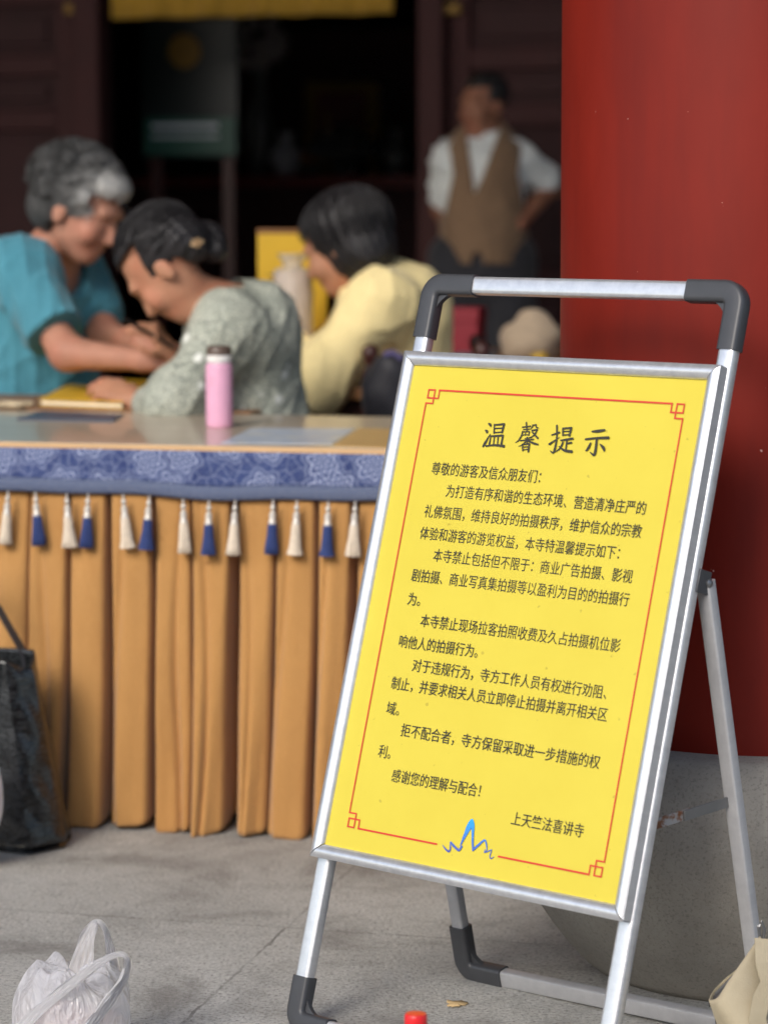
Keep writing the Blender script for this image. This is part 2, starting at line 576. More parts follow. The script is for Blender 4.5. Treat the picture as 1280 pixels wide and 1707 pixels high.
# ------------------------------------------------------------------ signed distance bodies, meshed with surface nets
class SDF:
    def __init__(s, h=0.006):
        s.h, s.p, s.cuts, s.disp = h, [], [], None

    def cone(s, a, b, ra, rb, k=0.02):
        s.p.append(('c', np.array(a, float), np.array(b, float), ra, rb, k))
        return s

    def ell(s, c, r, rot=None, k=0.02):
        s.p.append(('e', np.array(c, float), np.array(r, float), None if rot is None else np.array(rot, float), 0, k))
        return s

    def cut(s, fn):
        """fn(X, Y, Z) > 0 is taken away."""
        s.cuts.append(fn)
        return s

    @staticmethod
    def _ev(p, X, Y, Z):
        if p[0] == 'c':
            a, b, ra, rb = p[1:5]
            ba = b - a
            L2 = max(1e-12, float(ba @ ba))
            px, py, pz = X - a[0], Y - a[1], Z - a[2]
            tt = np.clip((px * ba[0] + py * ba[1] + pz * ba[2]) / L2, 0, 1)
            return np.sqrt((px - tt * ba[0]) ** 2 + (py - tt * ba[1]) ** 2 + (pz - tt * ba[2]) ** 2) - (ra + (rb - ra) * tt)
        c, r, rot = p[1:4]
        px, py, pz = X - c[0], Y - c[1], Z - c[2]
        if rot is not None:
            q = [px * rot[0][i] + py * rot[1][i] + pz * rot[2][i] for i in range(3)]
            px, py, pz = q
        k0 = np.sqrt((px / r[0]) ** 2 + (py / r[1]) ** 2 + (pz / r[2]) ** 2) + 1e-9
        k1 = np.sqrt((px / r[0] ** 2) ** 2 + (py / r[1] ** 2) ** 2 + (pz / r[2] ** 2) ** 2) + 1e-9
        return k0 * (k0 - 1) / k1

    def mesh(s, name):
        h = s.h
        los, his = [], []
        for p in s.p:
            if p[0] == 'c':
                r = max(p[3], p[4])
                los.append(np.minimum(p[1], p[2]) - r)
                his.append(np.maximum(p[1], p[2]) + r)
            else:
                r = max(p[2]) if p[3] is not None else p[2]
                los.append(p[1] - r)
                his.append(p[1] + r)
        lo = np.min(los, 0) - 0.05
        hi = np.max(his, 0) + 0.05
        n = np.ceil((hi - lo) / h).astype(int) + 1
        ax = [(lo[i] + h * np.arange(n[i])).astype(np.float32) for i in range(3)]
        Fd = np.full(tuple(n), 0.12, np.float32)
        for p, l_, h_ in zip(s.p, los, his):
            k = p[5]
            m_ = k + 0.03
            i0 = np.maximum(((l_ - m_ - lo) / h).astype(int), 0)
            i1 = np.minimum(((h_ + m_ - lo) / h).astype(int) + 2, n)
            sl = tuple(slice(a, b) for a, b in zip(i0, i1))
            X, Y, Z = np.meshgrid(ax[0][sl[0]], ax[1][sl[1]], ax[2][sl[2]], indexing='ij')
            d = s._ev(p, X, Y, Z)
            o = Fd[sl]
            hh = np.maximum(k - np.abs(o - d), 0) / max(k, 1e-6)
            Fd[sl] = np.minimum(o, d) - hh * hh * k * 0.25
        if s.cuts or s.disp:
            X, Y, Z = np.meshgrid(*ax, indexing='ij')
            if s.disp:
                Fd = Fd + s.disp(X, Y, Z).astype(np.float32)
            for fn in s.cuts:
                Fd = np.maximum(Fd, fn(X, Y, Z).astype(np.float32))
        I = Fd < 0
        cs = np.zeros(tuple(n - 1), np.int8)
        for dx in (0, 1):
            for dy in (0, 1):
                for dz in (0, 1):
                    cs += I[dx:n[0] - 1 + dx, dy:n[1] - 1 + dy, dz:n[2] - 1 + dz]
        act = (cs > 0) & (cs < 8)
        idx = -np.ones(tuple(n - 1), np.int64)
        cell = np.argwhere(act)
        idx[act] = np.arange(len(cell))
        acc = np.zeros((len(cell), 3))
        cnt = np.zeros(len(cell))
        corners = [(a, b, c) for a in (0, 1) for b in (0, 1) for c in (0, 1)]
        for i, A in enumerate(corners):
            for B in corners[i + 1:]:
                if sum(abs(x - y) for x, y in zip(A, B)) != 1:
                    continue
                fa = Fd[cell[:, 0] + A[0], cell[:, 1] + A[1], cell[:, 2] + A[2]].astype(float)
                fb = Fd[cell[:, 0] + B[0], cell[:, 1] + B[1], cell[:, 2] + B[2]].astype(float)
                x = (fa < 0) != (fb < 0)
                tt = np.where(x, fa / np.where(x, fa - fb, 1), 0)
                for k in range(3):
                    acc[:, k] += np.where(x, A[k] + (B[k] - A[k]) * tt, 0)
                cnt += x
        V = (cell + acc / cnt[:, None]) * h + lo
        faces = []
        for axis in range(3):
            o1, o2 = [(1, 2), (2, 0), (0, 1)][axis]
            sl0 = [slice(None)] * 3
            sl1 = [slice(None)] * 3
            sl0[axis], sl1[axis] = slice(0, n[axis] - 1), slice(1, n[axis])
            A, B = I[tuple(sl0)], I[tuple(sl1)]
            e = np.argwhere(A != B)
            if not len(e):
                continue
            e = e[(e[:, o1] > 0) & (e[:, o2] > 0) & (e[:, o1] < n[o1] - 1) & (e[:, o2] < n[o2] - 1)]
            flip = A[e[:, 0], e[:, 1], e[:, 2]]
            qs = []
            for da, db in ((0, 0), (-1, 0), (-1, -1), (0, -1)):
                c = e.copy()
                c[:, o1] += da
                c[:, o2] += db
                qs.append(idx[c[:, 0], c[:, 1], c[:, 2]])
            q = np.stack(qs, 1)
            q[~flip] = q[~flip][:, ::-1]
            faces.append(q)
        Q = np.concatenate(faces)
        me = bpy.data.meshes.new(name)
        me.vertices.add(len(V))
        me.vertices.foreach_set('co', V.astype(np.float32).ravel())
        me.loops.add(len(Q) * 4)
        me.loops.foreach_set('vertex_index', Q.astype(np.int32).ravel())
        me.polygons.add(len(Q))
        me.polygons.foreach_set('loop_start', np.arange(0, len(Q) * 4, 4, dtype=np.int32))
        me.update(calc_edges=True)
        me.validate()
        return me

    def build(s, name, material, parent=None):
        o = link(name, s.mesh(name), material, parent, True, 180)
        return o


def wrinkle(amp, f, seed=0):
    r = np.random.default_rng(seed)
    ws = [(r.normal(size=3) * f * (0.6 + 0.8 * r.random()), r.random() * 6.28) for _ in range(7)]

    def fn(X, Y, Z):
        o = 0
        for w, ph in ws:
            o = o + np.sin(X * w[0] + Y * w[1] + Z * w[2] + ph)
        return amp * o / 3.0
    return fn


def folds(amp, f, seed=0, n=5, sharp=3.0):
    """Creases: sharp ridges that wander through the cloth."""
    r = np.random.default_rng(seed)
    ws = [(r.normal(size=3) * f * (0.5 + r.random()), r.normal(size=3) * f * 0.8, r.random() * 6.28, 0.5 + r.random()) for _ in range(n)]

    def fn(X, Y, Z):
        o = 0
        for w, w2, ph, a in ws:
            q = 1 - np.abs(np.sin(X * w[0] + Y * w[1] + Z * w[2] + ph + 1.1 * np.sin(X * w2[0] + Y * w2[1] + Z * w2[2])))
            o = o + a * q ** sharp
        return amp * (0.55 - o)
    return fn


def adopt(o, root):
    o.parent = root
    o.matrix_parent_inverse = root.matrix_world.inverted()
    return o


def strands(name, mat_, root, paths, r=0.0008):
    """Single hairs and locks as fine tapering tubes."""
    o = MB()
    for p in paths:
        n = len(p)
        o.tube(p, r, 4, [1.0 - 0.7 * i / (n - 1) for i in range(n)])
    return adopt(o.build(name, mat_, None, angle=180), root)


def comb(hd, c, r, starts, end, lift, rr, n=9, jit=0.004):
    """Locks lying on the ellipsoid (c, r) of a head, running from each start direction to the end direction."""
    out = []
    for s in starts:
        a, b = Vector(s).normalized(), (Vector(end(s)) if callable(end) else Vector(end)).normalized()
        j = Vector((rr.normal(), rr.normal(), rr.normal())) * jit
        p = []
        for i in range(n):
            t_ = i / (n - 1)
            d = a.lerp(b, t_)
            d.normalize()
            k = 1 + lift * (0.3 + rr.random() * 0.15) + 0.02 * math.sin(t_ * 3.1)
            p.append(hd(c[0] + r[0] * d.x * k + j.x * t_, c[1] + r[1] * d.y * k + j.y * t_, c[2] + r[2] * d.z * k + j.z * t_))
        out.append(p)
    return out


def frame_of(fwd, up):
    f = Vector(fwd).normalized()
    u = Vector(up)
    r = f.cross(u).normalized()
    u = r.cross(f)
    return Matrix((r, f, u)).transposed()          # columns: right, forward, up


class Head:
    def __init__(s, c, fwd, up, sc=1.0):
        s.c, s.R, s.s = Vector(c), frame_of(fwd, up), sc

    def __call__(s, x, y, z):
        return s.c + s.R @ (Vector((x, y, z)) * s.s)

    def loc(s, X, Y, Z):
        """World grids into head-space."""
        px, py, pz = X - s.c.x, Y - s.c.y, Z - s.c.z
        return [(px * s.R[0][i] + py * s.R[1][i] + pz * s.R[2][i]) / s.s for i in range(3)]

    def add(s, S):
        k = s.s
        e = lambda c, r, kk=0.02: S.ell(s(*c), [a * k for a in r], s.R, kk)
        e((0, -0.012, 0.035), (0.074, 0.093, 0.082))
        e((0, 0.03, -0.03), (0.06, 0.066, 0.072), 0.03)
        e((0, 0.058, -0.088), (0.028, 0.028, 0.024), 0.03)
        e((0, 0.08, 0.028), (0.05, 0.016, 0.012), 0.02)
        for sx in (-1, 1):
            e((sx * 0.04, 0.066, -0.028), (0.024, 0.022, 0.026), 0.02)
            e((sx * 0.075, -0.008, -0.01), (0.009, 0.019, 0.031), 0.006)
            e((sx * 0.012, 0.094, -0.033), (0.01, 0.012, 0.009), 0.008)
        S.cone(s(0, 0.084, 0.016), s(0, 0.108, -0.03), 0.008 * k, 0.0115 * k, 0.012)
        e((0, 0.086, -0.056), (0.023, 0.011, 0.006), 0.006)
        e((0, 0.083, -0.068), (0.02, 0.011, 0.007), 0.006)

    def eyes(s, root, brow_mat, open_=0.006):
        for sx in (-1, 1):
            eb = SDF(0.0022)
            eb.ell(s(sx * 0.031, 0.081, 0.004), (0.013 * s.s, 0.009 * s.s, open_ * s.s), s.R)
            eb.build('eye', M['eye'], root)
            br = SDF(0.0025)
            br.cone(s(sx * 0.016, 0.095, 0.026), s(sx * 0.034, 0.09, 0.031), 0.0035, 0.004, 0.004)
            br.cone(s(sx * 0.034, 0.09, 0.031), s(sx * 0.05, 0.076, 0.025), 0.004, 0.0025, 0.004)
            br.build('eyebrow', brow_mat, root)


def hand(S, w, d, palm_n, curl=0.5, sc=1.0, thumb=1):
    """Palm and five bent fingers from the wrist w along d; palm_n is the way the palm faces."""
    d = Vector(d).normalized()
    n = Vector(palm_n)
    n = (n - d * n.dot(d)).normalized()
    sd_ = d.cross(n) * thumb                       # towards the thumb
    w = Vector(w)
    kn = w + d * 0.085 * sc
    S.cone(w, w + d * 0.03 * sc, 0.024 * sc, 0.026 * sc, 0.02)
    for i, (off, ln) in enumerate(((0.028, 0.068), (0.0095, 0.077), (-0.0095, 0.071), (-0.027, 0.055))):
        b = kn + sd_ * off * sc + d * (0.004 if i in (1, 2) else -0.002)
        S.cone(w + sd_ * off * 0.5 * sc + d * 0.02, b, 0.016 * sc, 0.0125 * sc, 0.012)
        a = curl * (0.8 + 0.12 * i)
        p, dd = b, d
        for f, r0, r1 in ((0.45, 0.0092, 0.0085), (0.32, 0.0085, 0.0078), (0.23, 0.0078, 0.0066)):
            dd = (dd * math.cos(a) + n * math.sin(a))
            dd.normalize()
            # keep bending in the finger's own plane
            q = p + dd * ln * f * sc
            S.cone(p, q, r0 * sc, r1 * sc, 0.003)
            p = q
    tb = w + d * 0.03 * sc + sd_ * 0.022 * sc + n * 0.006
    t1 = tb + (d * 0.55 + sd_ * 0.75 + n * 0.35).normalized() * 0.042 * sc
    t2 = t1 + (d * 0.85 + sd_ * 0.2 + n * 0.5).normalized() * 0.032 * sc
    S.cone(tb, t1, 0.0145 * sc, 0.0105 * sc, 0.01)
    S.cone(t1, t2, 0.0105 * sc, 0.008 * sc, 0.004)


def skin_mat(name, c):
    t = NT(name)
    f = t.noise(24, 5, 0.6)
    k = t.ramp(f, [(0.3, tuple(a * 0.84 for a in c[:3]) + (1,)), (0.7, c)])
    bl = t.ramp(t.noise(11, 4, 0.6, None, 0.6), [(0.45, (0, 0, 0, 1)), (0.7, (0.6, 0.6, 0.6, 1))])
    t.col(t.mix(bl, k, (c[0] * 0.98, c[1] * 0.72, c[2] * 0.7, 1)))
    t.set(rough=0.58, sss=0.12, spec=0.3)
    t.b.inputs['Subsurface Radius'].default_value = (0.012, 0.005, 0.003)
    t.b.inputs['Subsurface Scale'].default_value = 0.5
    t.bump(t.noise(90, 4, 0.6), 0.06, 0.002)
    return t.m


def hair_mat(name, c0, c1, rough=0.5, co=(1, 1, 1)):
    t = NT(name)
    f = t.noise(55, 6, 0.7, t.co(co), 1.2)
    t.col(t.ramp(f, [(0.32, c0), (0.68, c1)]))
    t.set(rough=rough, spec=0.3)
    t.bump(f, 0.6, 0.006)
    return t.m


def cloth_mat(name, c, var=0.12, rough=0.85, weave=900, wr=22):
    t = NT(name)
    f = t.noise(9, 5, 0.6)
    d = tuple(x * (1 - var) for x in c[:3]) + (1,)
    e = tuple(min(1, x * (1 + var)) for x in c[:3]) + (1,)
    t.col(t.ramp(f, [(0.3, d), (0.7, e)]))
    t.set(rough=rough, sheen=0.15)
    a = t.noise(wr, 4, 0.6, None, 0.8)
    b = t.noise(weave, 2, 0.5)
    t.bump(t.math('MULTIPLY_ADD', b, 0.12, a), 0.35, 0.009)
    return t.m


M['eye'] = simple('dark_eye', lin(38, 30, 28), 0.25, 0.1, 60)
M['skin'] = skin_mat('skin', lin(184, 134, 106))
M['skin_pink'] = skin_mat('rosy_skin', lin(182, 132, 110))
M['skin_tan'] = skin_mat('tanned_skin', lin(150, 104, 82))


# ================================================================== LARGE STRUCTURE
gm = MB()
gm.add([(-60, -60, 0), (60, -60, 0), (60, 60, 0), (-60, 60, 0)], [(0, 1, 2, 3)])
ground = struct(gm.build('ground', M['paving'], smooth=False))
ground['label'] = 'grey rough stone slab paving with thin seams'
ground['category'] = 'ground'

M['maroon'] = simple('maroon_timber', lin(58, 20, 20), 0.75, 0.2, 6, 0.1, 40)
M['maroon_panel'] = simple('dark_maroon_panel', lin(50, 16, 17), 0.75, 0.22, 5, 0.1, 40)
M['roof_timber'] = simple('dark_roof_timber', lin(66, 42, 34), 0.75, 0.2, 4)
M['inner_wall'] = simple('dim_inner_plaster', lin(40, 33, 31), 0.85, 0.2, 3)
M['gilt'] = simple('gilt_paint', lin(128, 96, 34), 0.55, 0.15, 20, metal=0.3)

FB = 5.75                                # depth of the hall's front, behind the tables
hall_m = Matrix.Rotation(HALL, 4, 'Z')
hall_m.translation = P0
hall = thing('temple_hall', 'dark maroon timber temple hall with a wide open doorway behind the tables', 'building', mat=hall_m)
xl0, _ = on_b(0, 300, FB)
dl, _ = on_b(184, 300, FB)
dr, _ = on_b(708, 300, FB)
# side walls, back wall, floor step
w = MB()
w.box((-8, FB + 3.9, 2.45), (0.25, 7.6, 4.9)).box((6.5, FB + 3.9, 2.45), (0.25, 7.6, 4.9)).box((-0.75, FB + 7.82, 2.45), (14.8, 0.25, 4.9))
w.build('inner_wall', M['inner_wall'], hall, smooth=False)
w = MB()
w.box((-0.75, FB + 0.06, 3.88), (14.2, 0.24, 2.07))
w.build('lintel_wall', M['maroon'], hall, smooth=False, bevel=0.004)
w = MB()
w.box((-0.75, 2.95, 5.02), (15.5, 10.9, 0.2)).box((-0.75, FB + 5.6, 5.22), (15.5, 6, 0.2))
for k in range(14):
    w.box((-7.6 + k * 1.08, 1.6, 4.86), (0.12, 8.0, 0.12))
w.build('roof', M['roof_timber'], hall, smooth=False)
# porch beams and side walls of the porch
w = MB()
w.box((-0.75, -1.02, 4.6), (15.2, 0.26, 0.4)).box((-0.75, 2.6, 4.55), (15.2, 0.22, 0.5))
w.build('beam', M['roof_timber'], hall, smooth=False, bevel=0.01)
w = MB()
w.box((-7.9, 2.3, 2.45), (0.22, 6.6, 4.9))
w.build('porch_wall', M['maroon'], hall, smooth=False)
w = MB()
w.box((6.4, 3.2, 2.45), (0.22, 4.9, 4.9))
w.build('porch_wall', M['maroon'], hall, smooth=False)
# unseen wall added behind the camera to block low sky and dim the hall
M['blocker_wall'] = simple('blocker_grey_plaster', lin(150, 148, 142), 0.9, 0.15, 1.5)
o = MB().box((0, -11, 2.4), (50, 0.5, 4.8)).box((0, -11, 4.95), (50, 1.1, 0.3))
cw = o.build('sky_blocker_wall', M['blocker_wall'], None, smooth=False)
tag(cw, 'unseen grey plaster wall added behind the camera to dim the hall', 'wall')


def door_leaf(a0, a1, z0=0.02, z1=2.84):
    """A panelled timber leaf: stiles, rails and sunk panels."""
    wd = a1 - a0
    o = MB()
    st = 0.085
    o.box((a0 + st / 2, FB, (z0 + z1) / 2), (st, 0.06, z1 - z0)).box((a1 - st / 2, FB, (z0 + z1) / 2), (st, 0.06, z1 - z0))
    rails = [z0 + 0.06, z0 + 0.62, z0 + 0.86, z0 + 1.5, z0 + 1.72, z0 + 2.0, z1 - 0.06]
    for z in rails:
        o.box(((a0 + a1) / 2, FB, z), (wd - 2 * st, 0.052, 0.085))
    d = o.build('door_leaf', M['maroon'], hall, smooth=False, bevel=0.006)
    p = MB()
    for za, zb in zip(rails[:-1], rails[1:]):
        zc, hh = (za + zb) / 2, (zb - za) - 0.085
        if hh < 0.02:
            continue
        p.box(((a0 + a1) / 2, FB + 0.012, zc), (wd - 2 * st, 0.012, hh))
        p.box(((a0 + a1) / 2, FB - 0.002, zc), (wd - 2 * st - 0.09, 0.022, max(0.02, hh - 0.08)))
    p.build('sunk_panel', M['maroon_panel'], d, smooth=False, bevel=0.008)
    return d


for k in range(9):
    x1 = dl - 0.13 - k * 0.8
    if x1 > -7.4:
        door_leaf(x1 - 0.78, x1)
for k in range(7):
    x0 = dr + 0.1 + k * 0.8
    if x0 < 5.6:
        door_leaf(x0, x0 + 0.78)
w = MB()
w.box((dl - 0.06, FB - 0.03, 1.42), (0.11, 0.16, 2.84))
w.build('door_post', M['maroon'], hall, smooth=False, bevel=0.008)
w = MB()
w.box((dr + 0.045, FB - 0.03, 1.42), (0.1, 0.16, 2.84))
w.build('door_post', M['maroon'], hall, smooth=False, bevel=0.008)
for a_, z_ in ((on_b(735, 14, FB - 0.05)), (on_b(140, 14, FB - 0.05))):
    b_ = MB()
    b_.box((a_, FB - 0.055, z_), (0.16, 0.02, 0.045))
    b_.build('gilt_fitting', M['gilt'], hall, bevel=0.006)

# yellow cloth hanging over the doorway
vy0, vz = on_b(186, 30, FB - 0.14)
vy1, _ = on_b(656, 30, FB - 0.14)
M['yellow_cloth'] = cloth_mat('yellow_cloth', lin(172, 132, 36), 0.12)
w = MB()
w.grid(lambda u, v: (vy0 + (vy1 - vy0) * u, FB - 0.14 + 0.012 * math.sin(u * 31) + 0.008 * math.sin(u * 67 + v * 2), vz + 0.92 * v - 0.0015 * math.sin(u * 31)), 90, 10)
vb = w.build('door_valance', M['yellow_cloth'], None, solid=0.004)
vb.matrix_world = hall_m
tag(vb, 'yellow cloth valance hanging across the top of the dark doorway', 'valance')

# ---- column
col_c = Vector((0.585, 4.27, 0))
col_r = 0.312
colm = thing('red_column', 'large round red lacquered column on a bulging grey stone drum base, right side', 'column', col_c)
cp = []
for i in range(41):
    z = 0.385 + (4.4 - 0.385) * i / 40
    cp.append((col_r - 0.004 * (i / 40), z))
MB().lathe(cp, 96).build('shaft', M['column'], colm, angle=60)
dp = []
for i in range(33):
    q = i / 32
    z = 0.385 * q
    r = 0.262 + (0.402 - 0.262) * math.sin(min(1, q / 0.72) * math.pi / 2) ** 0.85 if q < 0.72 else 0.402 - 0.035 * ((q - 0.72) / 0.28) ** 2
    dp.append((r, z))
dp += [(0.355, 0.388), (0.30, 0.388)]
MB().lathe(dp, 96).build('stone_drum', M['stone'], colm, angle=50)

# ================================================================== POSTER STAND
yaw, tilt = 0.723002564, 0.283802296
e_ = Vector((math.cos(yaw), -math.sin(yaw), 0))
n_ = Vector((-math.sin(yaw), -math.cos(yaw), 0))
up_ = Vector((0, 0, 1)) * math.cos(tilt) - n_ * math.sin(tilt)
w_ = e_.cross(up_)
sm_ = Matrix((e_, up_, w_)).transposed().to_4x4()
sm_.translation = (0.0591640, 3.7032881, 0)
stand = thing('poster_stand', 'folding aluminium A-frame stand holding the yellow printed notice', 'sign', mat=sm_)
TU, TW = 0.273, -0.022                   # tube centre line
V0, V1 = 0.2562, 1.0135
HW = 0.283
VT = 1.1215                              # handle bar centre
tube = rrect(0.020, 0.0262, 0.006)       # x: in-plane, y: across... swapped below by side


def stub(p, q, wd=0.0262, dp_=0.02, name='frame_tube', mat_='alu', par=None):
    o = MB()
    o.sweep([p, q], rrect(wd, dp_, 0.0055), side=(0, 0, 1))
    return o.build(name, M[mat_], par or stand, angle=30)


def elbow(cx, cy, sx, sy, wpl, leg=0.082, rad=0.02, sw=0.0315, sd2=0.0255, name='corner_joint'):
    """L-shaped dark plastic joint with a curved gusset on the inside; (cx, cy) is the crossing of the centre lines."""
    o = MB()
    ctr = (cx - sx * rad, cy - sy * rad, 0)
    pts = [(cx, cy - sy * leg, 0)]
    for i in range(9):
        a = R(90 * i / 8)
        pts.append((cx - sx * rad + sx * rad * math.cos(a), cy - sy * rad + sy * rad * math.sin(a), 0))
    pts.append((cx - sx * leg, cy, 0))
    o.sweep(pts, rrect(sw, sd2, 0.006), side=(0, 0, 1))
    # gusset web
    a_in = sw / 2 - 0.003
    g = 0.036
    poly = [(cx - sx * a_in, cy - sy * a_in)]
    for i in range(9):
        a = R(90 * i / 8)
        poly.append((cx - sx * (a_in + g) + sx * g * math.cos(a), cy - sy * (a_in + g) + sy * g * math.sin(a)))
    th = 0.004
    k = len(poly)
    vs = [(x, y, -th) for x, y in poly] + [(x, y, th) for x, y in poly]
    o.add(vs, [tuple(range(k)), tuple(range(2 * k - 1, k - 1, -1))] + [(i, (i + 1) % k, k + (i + 1) % k, k + i) for i in range(k)])
    b = o.build(name, M['plastic'], None, angle=35)
    b.parent = stand
    return b


front = []
for sx in (-1, 1):
    t1 = stub((sx * TU, 0.07, TW), (sx * TU, VT - 0.07, TW), name='front_leg')
    e1 = elbow(sx * TU, VT, sx, 1, TW)
    e1.location = (0, 0, TW)
    e2 = elbow(sx * TU, 0.016, sx, -1, TW, leg=0.066)
    e2.location = (0, 0, TW)
stub((-TU + 0.072, VT, TW), (TU - 0.072, VT, TW), name='handle_bar')
stub((-TU + 0.058, 0.016, TW), (TU - 0.058, 0.016, TW), name='foot_bar', mat_='alu_dull')

# rear U frame, hinged to the front legs
piv = Vector((0, 0.722, -0.05))
foot = Vector((0, 0.110 - 0.0, -0.3766))
rd = (foot - piv).normalized()
L_rear = (foot - piv).length
rk = (-rd * L_rear + Vector((-0.027, 0, 0))) / L_rear      # the rear frame is racked a little to one side
rear_m = Matrix((Vector((1, 0, 0)), rk, Vector((1, 0, 0)).cross(-rd))).transposed().to_4x4()
rear_m.translation = foot + Vector((0.021, 0, 0))
RV = 0.018


def rear_piece(o):
    o.parent = stand
    o.matrix_local = rear_m
    return o


for sx in (-1, 1):
    o = MB().sweep([(sx * TU, RV + 0.05, 0), (sx * TU, L_rear - 0.002, 0)], rrect(0.0225, 0.019, 0.004), side=(0, 0, 1))
    rear_piece(o.build('rear_leg', M['alu_dull'], angle=30))
    rear_piece(elbow(sx * TU, RV, sx, -1, 0, leg=0.074))
o = MB().sweep([(-TU + 0.066, RV, 0), (TU - 0.066, RV, 0)], rrect(0.0262, 0.02, 0.004), side=(0, 0, 1))
rear_piece(o.build('rear_foot_bar', M['alu_dull'], angle=30))
for sx in (-1, 1):
    o = MB()
    o.box((sx * (TU + 0.0145), 0.722, -0.036), (0.003, 0.032, 0.028))
    hb = o.build('hinge_plate', M['plastic'], stand, bevel=0.001)
    o = MB()
    o.lathe([(0.0001, -0.001), (0.006, 0.0), (0.0065, 0.002), (0.004, 0.0045), (0.0001, 0.005)], 14)
    rv = o.build('rivet', M['steel'], hb, loc=(sx * (TU + 0.016), 0.722, -0.046))
    rv.rotation_euler = (0, sx * R(90), 0)
    # folding stay between the front and the rear leg
    A = Vector((sx * (TU - 0.006), 0.385, -0.035))
    B = piv + rd * (L_rear * 0.46) + Vector((sx * (TU - 0.006) + 0.012, 0, 0.004))
    o = MB().bar(A, A.lerp(B, 0.52), 0.003, 0.015, (0, 1, 0))
    s_ = o.build('folding_stay', M['rust'], stand, bevel=0.0008)
    o = MB().bar(A.lerp(B, 0.42) + Vector((sx * 0.0035, 0, 0)), B + Vector((sx * 0.0035, 0, 0)), 0.003, 0.015, (0, 1, 0))
    o.build('stay_arm', M['steel'], s_, bevel=0.0008)

# backing board, poster film, snap frame
o = MB().box((0, (V0 + V1) / 2, -0.0085), (2 * HW - 0.006, V1 - V0 - 0.006, 0.006))
o.build('backing_board', M['steel'], stand, smooth=False)
o = MB()
o.grid(lambda u, v: (-HW + 0.008 + (2 * HW - 0.016) * u, V0 + 0.008 + (V1 - V0 - 0.016) * v, 0.0006 * math.sin(u * 5 + v * 9) * math.sin(math.pi * u) * math.sin(math.pi * v)), 12, 16)
poster = o.build('printed_poster', M['poster'], stand)
BW = 0.0205
prof = [(0.0, -0.0115), (0.0, 0.0005)]
for i in range(9):
    q = i / 8
    prof.append((BW * q, 0.0012 + 0.0085 * math.sin(math.pi * (0.16 + 0.80 * q)) ** 0.8))
prof += [(BW, -0.0012), (BW * 0.85, -0.0115)]


def snap_rail(p, q, inw):
    """One mitred aluminium snap rail; runs p to q along the outer edge, inw points to the middle."""
    p, q, inw = Vector(p), Vector(q), Vector(inw)
    d = (q - p).normalized()
    vs, k = [], len(prof)
    for (x, z) in prof:
        a = p + inw * x + d * (x + 0.0006)
        vs.append((a.x, a.y, z))
    for (x, z) in prof:
        a = q + inw * x - d * (x + 0.0006)
        vs.append((a.x, a.y, z))
    fs = [(i, (i + 1) % k, k + (i + 1) % k, k + i) for i in range(k)] + [tuple(range(k)), tuple(range(2 * k - 1, k - 1, -1))]
    o = MB()
    o.add(vs, fs)
    return o.build('snap_frame_rail', M['alu'], stand, angle=45)


snap_rail((-HW, V1, 0), (HW, V1, 0), (0, -1, 0))
snap_rail((HW, V1, 0), (HW, V0, 0), (-1, 0, 0))
snap_rail((HW, V0 - 0.001, 0), (-HW, V0 - 0.001, 0), (0, 1, 0))
snap_rail((-HW, V0, 0), (-HW, V1, 0), (1, 0, 0))
for sx in (-1, 1):
    o = MB().box((sx * (HW - 0.011), V0 + 0.011, -0.004), (0.02, 0.02, 0.006))
    o.build('corner_key', M['plastic'], stand)
PZ = 0.0012


def strokes(lines, z, rounded=True):
    """Flat brush strokes: centre lines with a width at each point."""
    o = MB()
    for j, ln in enumerate(lines):
        pts = []
        n = len(ln)
        ss = 6 if n > 2 else 4
        for i in range(n - 1):
            p0, p1, p2, p3 = ln[max(i - 1, 0)], ln[i], ln[i + 1], ln[min(i + 2, n - 1)]
            for kk in range(ss):
                tt = kk / ss
                pts.append([0.5 * ((2 * p1[c]) + (-p0[c] + p2[c]) * tt + (2 * p0[c] - 5 * p1[c] + 4 * p2[c] - p3[c]) * tt ** 2 + (-p0[c] + 3 * p1[c] - 3 * p2[c] + p3[c]) * tt ** 3) for c in range(3)])
        pts.append(list(ln[-1]))
        vs, fs = [], []
        zz = z + 0.000012 * j
        for i, p in enumerate(pts):
            a, b = pts[max(i - 1, 0)], pts[min(i + 1, len(pts) - 1)]
            dx, dy = b[0] - a[0], b[1] - a[1]
            L = math.hypot(dx, dy) or 1
            hw = p[2] / 2
            vs += [(p[0] - dy / L * hw, p[1] + dx / L * hw, zz), (p[0] + dy / L * hw, p[1] - dx / L * hw, zz)]
        fs = [(2 * i, 2 * i + 1, 2 * i + 3, 2 * i + 2) for i in range(len(pts) - 1)]
        # slanted brush ends
        for end, sg in ((0, -1), (len(pts) - 1, 1)):
            p = pts[end]
            q = pts[1] if end == 0 else pts[-2]
            dx, dy = p[0] - q[0], p[1] - q[1]
            L = math.hypot(dx, dy) or 1
            hw = p[2] * 0.32
            vs.append((p[0] + dx / L * hw + dy / L * hw * 0.5, p[1] + dy / L * hw - dx / L * hw * 0.5, zz))
            fs.append((2 * end, 2 * end + 1, len(vs) - 1))
        o.add(vs, fs)
    return o


